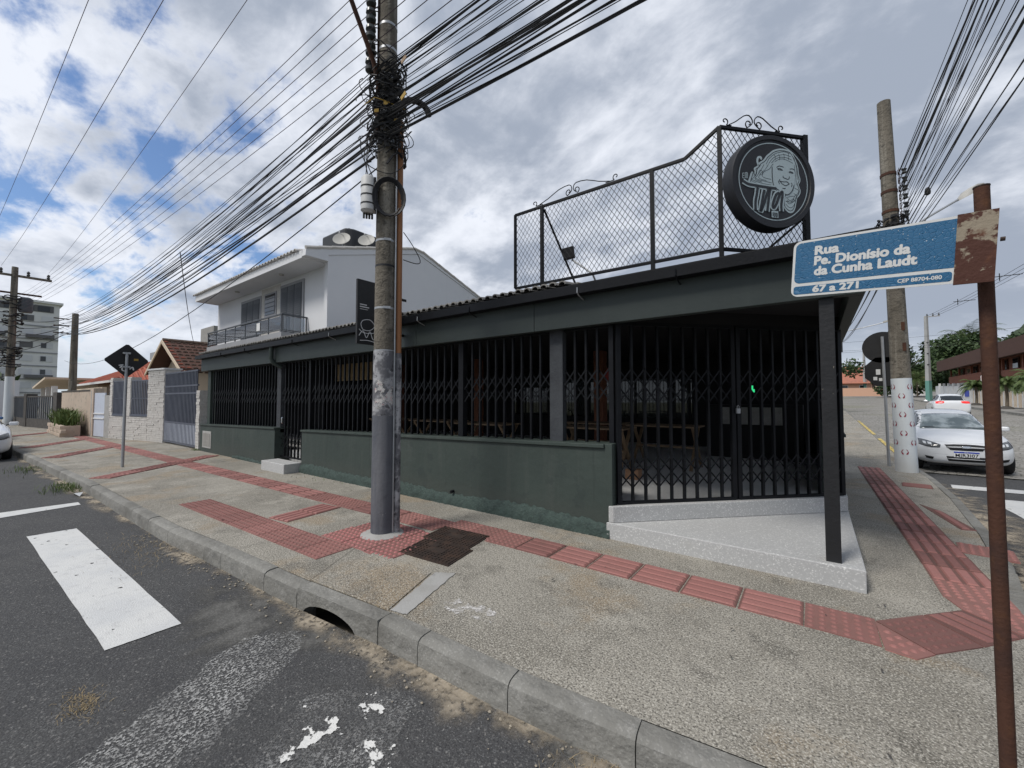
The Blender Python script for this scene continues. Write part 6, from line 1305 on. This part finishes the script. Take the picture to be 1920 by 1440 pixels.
HATCH = dict(L=3.82, wheels=(1.25,-1.19), wr=.29, wy=.725, ws=(.985,1.35,.50,.66), rw=(1.02,1.33,.46,.56), door=-.05, mir=.62, mz=1.0,
    st=[(1.91,.50,.34,.60,.64,.36),(1.87,.66,.25,.64,.69,.46),(1.74,.775,.20,.70,.765,.54),(1.45,.82,.18,.80,.86,.58),(1.0,.835,.18,.89,.945,.62),(.80,.84,.18,.91,.975,.64),(.45,.84,.18,.93,1.20,.56),(.15,.84,.18,.94,1.385,.52),(-.25,.84,.18,.945,1.45,.53),(-.85,.84,.18,.95,1.45,.53),(-1.35,.835,.19,.955,1.37,.51),(-1.68,.82,.20,.96,1.10,.53),(-1.82,.78,.24,.90,.99,.52),(-1.90,.66,.32,.80,.88,.42)],
    hl=([(.40,.655),(.50,.70),(.62,.745),(.73,.77)],[(.42,.59),(.53,.585),(.64,.60),(.745,.64)]), tl=([(.50,.93),(.60,.94),(.72,.93)],[(.48,.80),(.60,.79),(.73,.79)]),
    side=[([(.55,1.18),(.2,1.36),(-.1,1.38)],[(.72,1.0),(.2,.985),(-.1,.985)]),([(-.17,1.38),(-.6,1.38),(-.95,1.35)],[(-.17,.985),(-.6,.985),(-.95,.99)]),([(-1.02,1.34),(-1.25,1.29)],[(-1.02,.995),(-1.35,1.04)])])
GZ1 = ZR+.005
car('white hatchback parked nose towards the crossing behind the leaning pole', 'car_white', (2.72,15.55,GZ1+.02), R(-90), HATCH, 'MJR3I07')
G2 = dict(HATCH); G2['tl'] = ([(.36,.97),(.52,.985),(.73,.96)],[(.38,.86),(.52,.83),(.74,.83)])
car('white hatchback seen from behind driving away up the side street', 'car_white', (6.9,38.6,gz(5,38.6)+ZR+.005), R(88), G2, None, cat='car', name='hatchback', detail=False)
car('white car parked by the left kerb, cut by the left edge of the picture', 'car_white', (-20.2,.08,GZ1), R(1), dict(HATCH, screen='glass_dark'), None, 'lamp_dark', detail=False)
car('blue car parked behind the white one at the left edge', 'car_blue', (-26.5,.02,GZ1), R(1), dict(HATCH, screen='glass_dark'), None, detail=False)
car('white car standing in the yard behind the bar glazing', 'car_white', (-7.2,13.6,-.28), R(8), dict(HATCH, screen='glass_dark'), None, detail=False)

# ================================================================ UP THE SIDE STREET
def frond_mesh(mb, base, az, el, ln, droop, rr, lw=.05, n=16, side_ln=.34):
    p = Vector(base); d = Vector((math.cos(az)*math.cos(el), math.sin(az)*math.cos(el), math.sin(el))); st = ln/n; pts = [p.copy()]
    for i in range(n):
        d = (d+Vector((0,0,-droop*(i+1)/n))).normalized(); p = p+d*st; pts.append(p.copy())
    for i in range(1, n+1):
        t = (pts[i]-pts[i-1]).normalized(); s_ = t.cross(Vector((0,0,1))); s_ = s_.normalized() if s_.length > .01 else Vector((1,0,0)); q = i/n; l_ = side_ln*math.sin(math.pi*(.12+.86*q))**.7
        for sg in (1,-1):
            for h in (0,.5):
                o_ = pts[i-1].lerp(pts[i],h); tip = o_+(s_*sg*.8+t*.55+Vector((0,0,-.28-.3*rr.random()))).normalized()*l_*rr.uniform(.8,1.1); w_ = t*lw*.5
                mb.add([o_-w_, o_+w_, tip], [(0,1,2)])
    mb.tube(pts, [.018*(1-.8*i/n) for i in range(n+1)], 4)
def palm(x, y, h, ln, nf, label, seed, droop=.34, group='palms on the opposite pavement'):
    rr = random.Random(seed); z0 = gz(x,y); t = thing('palm_tree', label, 'palm', (x,y,z0), 0, group)
    part('trunk', MB().tube([(x,y,z0-.05),(x+.03,y,z0+.12),(x+.05,y,z0+h*.5),(x+.02,y,z0+h)], [.2,.10,.085,.11], 10), 'bark', t, smooth=True)
    part('root_mound', MB().lathe([(.42,0),(.36,.1),(.18,.2)], (x,y,z0), n=12), 'dark_stone', t)
    mb = MB()
    for i in range(nf): frond_mesh(mb, (x+.02,y,z0+h), i*2.4+rr.uniform(-.2,.2), rr.uniform(-.15,1.25), ln*rr.uniform(.8,1.1), droop, rr, .06, 14, ln*.27)
    part('crown', mb, 'leaf_palm', t)
palm(11.5,46.8,1.9,1.55,40,'dense small palm on the opposite pavement right of the rusty post',1); palm(11.6,41.8,1.9,1.6,40,'dense small palm cut by the right edge',2); palm(11.6,54.5,1.7,1.5,36,'dense small palm just left of the rusty post under the brown house',3)
palm(12.6,88,2.6,3.6,34,'low bushy palm behind the clean grey pole',4); palm(17.5,84,8.0,4.2,30,'tall feathery palm rising above the dark trees',5,.26)
def tree(x, y, h, rad, label, seed, nl=5200, leaf=.42, m='leaf_dark', group='dark trees beside the brown house'):
    rr = random.Random(seed); z0 = gz(x,y); t = thing('leafy_tree', label, 'tree', (x,y,z0), 0, group)
    tr = MB().tube([(x,y,z0-.1),(x+.1,y,z0+h*.3),(x,y+.1,z0+h*.6)], [.35,.26,.14], 8)
    for k in range(5): a = k*1.26; tr.tube([(x,y,z0+h*.35),(x+rad*.4*math.cos(a),y+rad*.4*math.sin(a),z0+h*.6),(x+rad*.7*math.cos(a),y+rad*.7*math.sin(a),z0+h*.75)], [.15,.09,.04], 6)
    part('trunk', tr, 'bark', t, smooth=True)
    cl2 = [(x+rad*rr.gauss(0,.42),y+rad*rr.gauss(0,.42),z0+h*(.62+rr.gauss(0,.2)),rad*rr.uniform(.22,.42)) for _ in range(22)]; mb = MB()
    for i in range(nl):
        c_ = rr.choice(cl2); dv = Vector((rr.gauss(0,1),rr.gauss(0,1),rr.gauss(0,1))).normalized()*c_[3]*rr.random()**.35; p = Vector(c_[:3])+dv
        a = Vector((rr.gauss(0,1),rr.gauss(0,1),rr.gauss(0,.6))).normalized()*leaf*rr.uniform(.5,1.1); b = a.cross(Vector((rr.gauss(0,1),rr.gauss(0,1),rr.gauss(0,1)))).normalized()*leaf*.3
        mb.add([p-b*.6,p+a*.5-b,p+a,p+a*.5+b], [(0,1,2,3)])
    part('crown', mb, m, t)
tree(15.0,78,8.5,4.0,'dark leafy tree between the grey pole and the brown house',1,11000,.55); tree(11.8,95,9.0,4.2,'dark leafy tree left of the clean grey pole',2,9000,.6); tree(20,92,9,4.5,'dark leafy tree behind the tall palm',3,9000,.6)
# brown timber house on stilts
bh = thing('brown_house', 'brown timber house on stilts with deep overhanging roof at the right', 'building', (18,58,gz(13,58)))
hz0 = gz(13,55)
part('floor_slab', MB().box(13.0,24,44,71.5,hz0+2.1,hz0+2.35), 'pole_grey', bh); part('wall', MB().box(13.9,23.5,44.5,71,hz0+2.351,hz0+4.3), 'brown_wood', bh)
part('roof', MB().yz([(43,hz0+3.95),(72.3,hz0+3.95),(72.3,hz0+5.2),(43,hz0+5.2)], 12.2,12.5), 'brown_roof', bh); part('roof', MB().xz([(12.5,hz0+4.35),(25,hz0+4.35),(25,hz0+4.6),(18.5,hz0+6.0),(12.5,hz0+5.19)], 43,72.3), 'brown_roof', bh)
part('balcony_parapet', MB().box(13.05,13.15,57,71.4,hz0+2.351,hz0+3.2), 'brown_wood', bh); part('balcony_parapet', MB().box(13.05,13.15,44.2,54,hz0+2.351,hz0+3.0), 'brown_wood', bh)
for y in (46.5,50.2,57.5,61.5,66): 
    d_ = part('door', MB().box(13.8,13.9,y,y+1.5,hz0+2.36,hz0+4.2), 'brown_door', bh)
    for dy in (.3,.95): part('pane', MB().box(13.77,13.8,y+dy,y+dy+.3,hz0+3.5,hz0+3.9), 'glass_dark', d_)
for y in (48.6,53.0,55.6,59.7,64,69): 
    w = part('window', MB().box(13.8,13.9,y,y+1.3,hz0+3.1,hz0+4.1), 'brown_roof', bh); part('pane', MB().box(13.77,13.8,y+.08,y+1.2,hz0+3.2,hz0+4.0), 'glass_dark', w)
for y in (45,49.5,54,58.5,63,67.5,71): part('stilt', MB().box(13.3,13.6,y-.15,y+.15,hz0-.3,hz0+2.1), 'pole_grey', bh); part('roof_post', MB().box(13.1,13.25,y-.08,y+.08,hz0+2.352,hz0+4.0), 'brown_wood', bh)
part('gable_end', MB().box(23.5,23.7,44,71,hz0,hz0+4.3), 'dark_stone', bh)
# fences of the opposite side
wf = thing('white_fence', 'white panel fence with posts behind the driving hatchback', 'fence', (12.9,68,gz(13,68)))
for k in range(7):
    y = 62+k*2.2; z0 = gz(13,y); part('fence_panel', MB().box(12.85,12.93,y+.15,y+2.05,z0,z0+1.75), 'white_trim', wf); part('fence_post', MB().box(12.8,13.0,y-.1,y+.1,z0,z0+2.05), 'white_trim', wf)
part('blue_poster', MB().box(12.80,12.83,62.5,63.9,gz(13,63)+.6,gz(13,63)+1.7), 'plate_blue', wf)
pf = thing('picket_fence', 'pale picket fence in front of the brown house', 'fence', (12.9,50,gz(13,50)))
for k in range(62):
    y = 41+k*.33; z0 = gz(13,y); part('picket', MB().box(12.86,12.93,y,y+.17,z0,z0+1.25+.08*math.sin(k*1.7)), 'cream' if k % 3 else 'white_trim', pf)
for z in (.3,.95): part('fence_rail', MB().bar((12.97,41,gz(13,41)+z),(12.97,61.5,gz(13,61.5)+z),.05,.08), 'cream', pf)
st_ = thing('stop_sign', 'red eight sided stop sign half hidden by the rusty post', 'road sign', (10.75,47.2,gz(11,47)))
z0 = gz(11,47); part('post', MB().tube([(10.75,47.2,z0),(10.75,47.2,z0+2.7)], .04, 8), 'galv', st_); oc = lambda r_: [(r_*math.cos(R(22.5+45*i)),r_*math.sin(R(22.5+45*i))) for i in range(8)]
part('border', MB().ext(oc(.46), (10.75,47.14,z0+2.35), (1,0,0), (0,0,1), (0,-1,0), 0,.01), 'white_flat', st_); part('panel', MB().ext(oc(.42), (10.75,47.13,z0+2.35), (1,0,0), (0,0,1), (0,-1,0), 0,.01), 'red_sign', st_)
fit_text('PARE', Vector((10.46,47.115,z0+2.26)), Vector((1,0,0)), Vector((0,0,1)), Vector((0,-1,0)), .58,.19,'white_flat',st_,.02)
# houses closing the street
def small_house(x0, x1, y0, y1, wall, roof, wm, label, name='red_roof_house'):
    z0 = gz(6,y0); t = thing(name, label, 'building', ((x0+x1)/2,(y0+y1)/2,z0), 0, 'red roofed houses at the end of the side street'); ym = (y0+y1)/2
    part('wall', MB().box(x0,x1,y0,y1,z0-.5,z0+wall), wm, t); part('roof', MB().yz([(y0-.8,z0+wall-.1),(y0-.8,z0+wall+.02),(ym,z0+roof),(y1+.8,z0+wall+.02),(y1+.8,z0+wall-.1)], x0-.8,x1+.8), 'roof_tile_far', t)
    k = int((x1-x0)/3)
    for i in range(k):
        w = part('window', MB().box(x0+1+i*3,x0+2.2+i*3,y0-.06,y0,z0+1.0,z0+2.1), 'white_trim', t); part('pane', MB().box(x0+1.1+i*3,x0+2.1+i*3,y0-.09,y0-.06,z0+1.1,z0+2.0), 'glass_dark', w)
small_house(3.4,9.4,112,122,2.5,4.1,'peach','low peach house with red roof at the end of the side street'); small_house(5,15,128,140,4.0,6.9,'cream','larger red roofed house behind the low peach house'); small_house(11.5,18,116,126,3.2,5.2,'cream','red roofed house right of the distant grey poles'); small_house(-2,4,140,150,3.5,6.2,'cream','red roofed house farthest left at the end of the side street')
single('street_end_wall', MB().box(2.6,10.6,108,108.3,gz(5,108)-.2,gz(5,108)+1.5), 'peach', 'low pinkish wall across the end of the side street', 'wall'); single('street_end_fence', MB().box(11.0,16.5,104,104.2,gz(5,104)-.2,gz(5,104)+1.8), 'white_trim', 'white wall with gate right of the distant grey pole', 'wall')
tree(-.5,128,6.5,3.6,'dark tree left of the red roofs at the end of the street',11,2600,.5,group='trees at the end of the side street'); tree(3.5,152,8.5,4,'dark tree behind the farthest red roof',12,2600,.5,group='trees at the end of the side street'); tree(14,150,8,4,'dark tree right of the larger red roof',13,2600,.5,group='trees at the end of the side street'); tree(24,140,9,5,'dark tree mass behind the white wall',14,2600,.5,group='trees at the end of the side street')
# hills
def hill(name, cx_, cy_, rx, ry, h, seed):
    rr = random.Random(seed); ph = [rr.uniform(0,6.28) for _ in range(8)]; mb = MB()
    def fn(u, v):
        x = (u*2-1); y = (v*2-1); r_ = x*x+y*y; b = max(0.0, 1-r_)**1.3
        n_ = 1+.16*math.sin(5*x+ph[0])*math.cos(4*y+ph[1])+.07*math.sin(13*x+ph[2])*math.sin(11*y+ph[3])+.035*math.sin(31*x+ph[4]+3*y)+.02*math.sin(53*x+ph[5]-7*y)
        return (cx_+x*rx, cy_+y*ry, h*b*n_-2+(rr.uniform(-.018,.018)*h if b > 0 else 0))
    mb.grid(fn, 120, 40); return struct(name, mb, 'hill', smooth=True)
hill('hill', 215,600,135,150,98,1); hill('hill', 40,520,150,120,36,2); hill('hill', 400,700,250,180,130,3)

# ================================================================ LITTER, WEEDS, SMALL THINGS
def tuft(x, y, n, ln, m, label, spread=.12, seed=1, z=ZR, lean=1.2, kind_='grass'):
    o = part('grass_tuft', blades(n, lambda r_: (x+r_.gauss(0,spread),y+r_.gauss(0,spread*.5),z), seed, ln, .0016 if m == 'straw' else .004, lean), m); o['label'] = label; o['category'] = kind_; o['kind'] = 'stuff'
tuft(-11.6,1.25,300,.13,'leaf_grass','green weeds growing in the gutter by the left kerb',.28,1); tuft(-15.5,1.05,200,.10,'leaf_grass','thin green weeds farther along the left kerb',.4,2)
tuft(-6.2,1.40,420,.03,'straw','dry grass clippings in the gutter by the kerb',.42,3,ZR,2.5); tuft(-.75,1.76,300,.03,'straw','dry straw caught at the kerb in the foreground',.14,4,ZR,2.5); tuft(-.2,1.86,300,.03,'straw','dry straw at the bottom edge along the kerb',.16,5,ZR,2.5)
tuft(-3.37,.46,380,.012,'straw','small heap of dry straw lying on the asphalt',.085,6,ZR,3.0); tuft(-15.35,4.36,90,.06,'leaf_grass','green weeds at the foot of the white gate pillar',.12,7,0); tuft(-8.0,4.36,40,.04,'leaf_grass','weeds at the base of the green wall',.5,8,0)
single('plastic_scrap', MB().add([(-10.9,1.28,ZR+.01),(-10.7,1.25,ZR+.05),(-10.5,1.3,ZR+.015),(-10.65,1.36,ZR+.06)], [(0,1,3),(1,2,3)]), 'plastic_white', 'white plastic scrap lying by the left kerb', 'litter')
rr = random.Random(31); pb_ = MB()
for i in range(260):
    s_ = kerb_s(-7,1.5)+rr.random()*(kerb_s(.3,2.0)-kerb_s(-7,1.5)); p, nr = kerb_at(s_); q = p-nr*abs(rr.gauss(.06,.1)); r_ = rr.uniform(.003,.011)
    pb_.lathe([(r_*.6,0),(r_,r_*.5),(r_*.4,r_)], (q.x,q.y,ZR+.006), n=5)
o = part('gutter_pebbles', pb_, 'dirt'); o['kind'] = 'stuff'; o['label'] = 'small pebbles and grit along the gutter'; o['category'] = 'gravel'
lf = MB()
for i in range(60):
    x, y = rr.uniform(-7,.4), rr.uniform(2.0,4.2); a = rr.uniform(0,6.28); l_ = rr.uniform(.012,.03); lf.add([(x,y,.016),(x+l_*math.cos(a)+l_*.3,y+l_*math.sin(a),.02),(x+2*l_*math.cos(a),y+2*l_*math.sin(a),.016),(x+l_*math.cos(a)-l_*.3,y+l_*math.sin(a)+l_*.2,.018)], [(0,1,2,3)])
o = part('fallen_leaves', lf, 'dark_stone'); o['kind'] = 'stuff'; o['label'] = 'small dark dead leaves scattered over the pavement'; o['category'] = 'leaves'
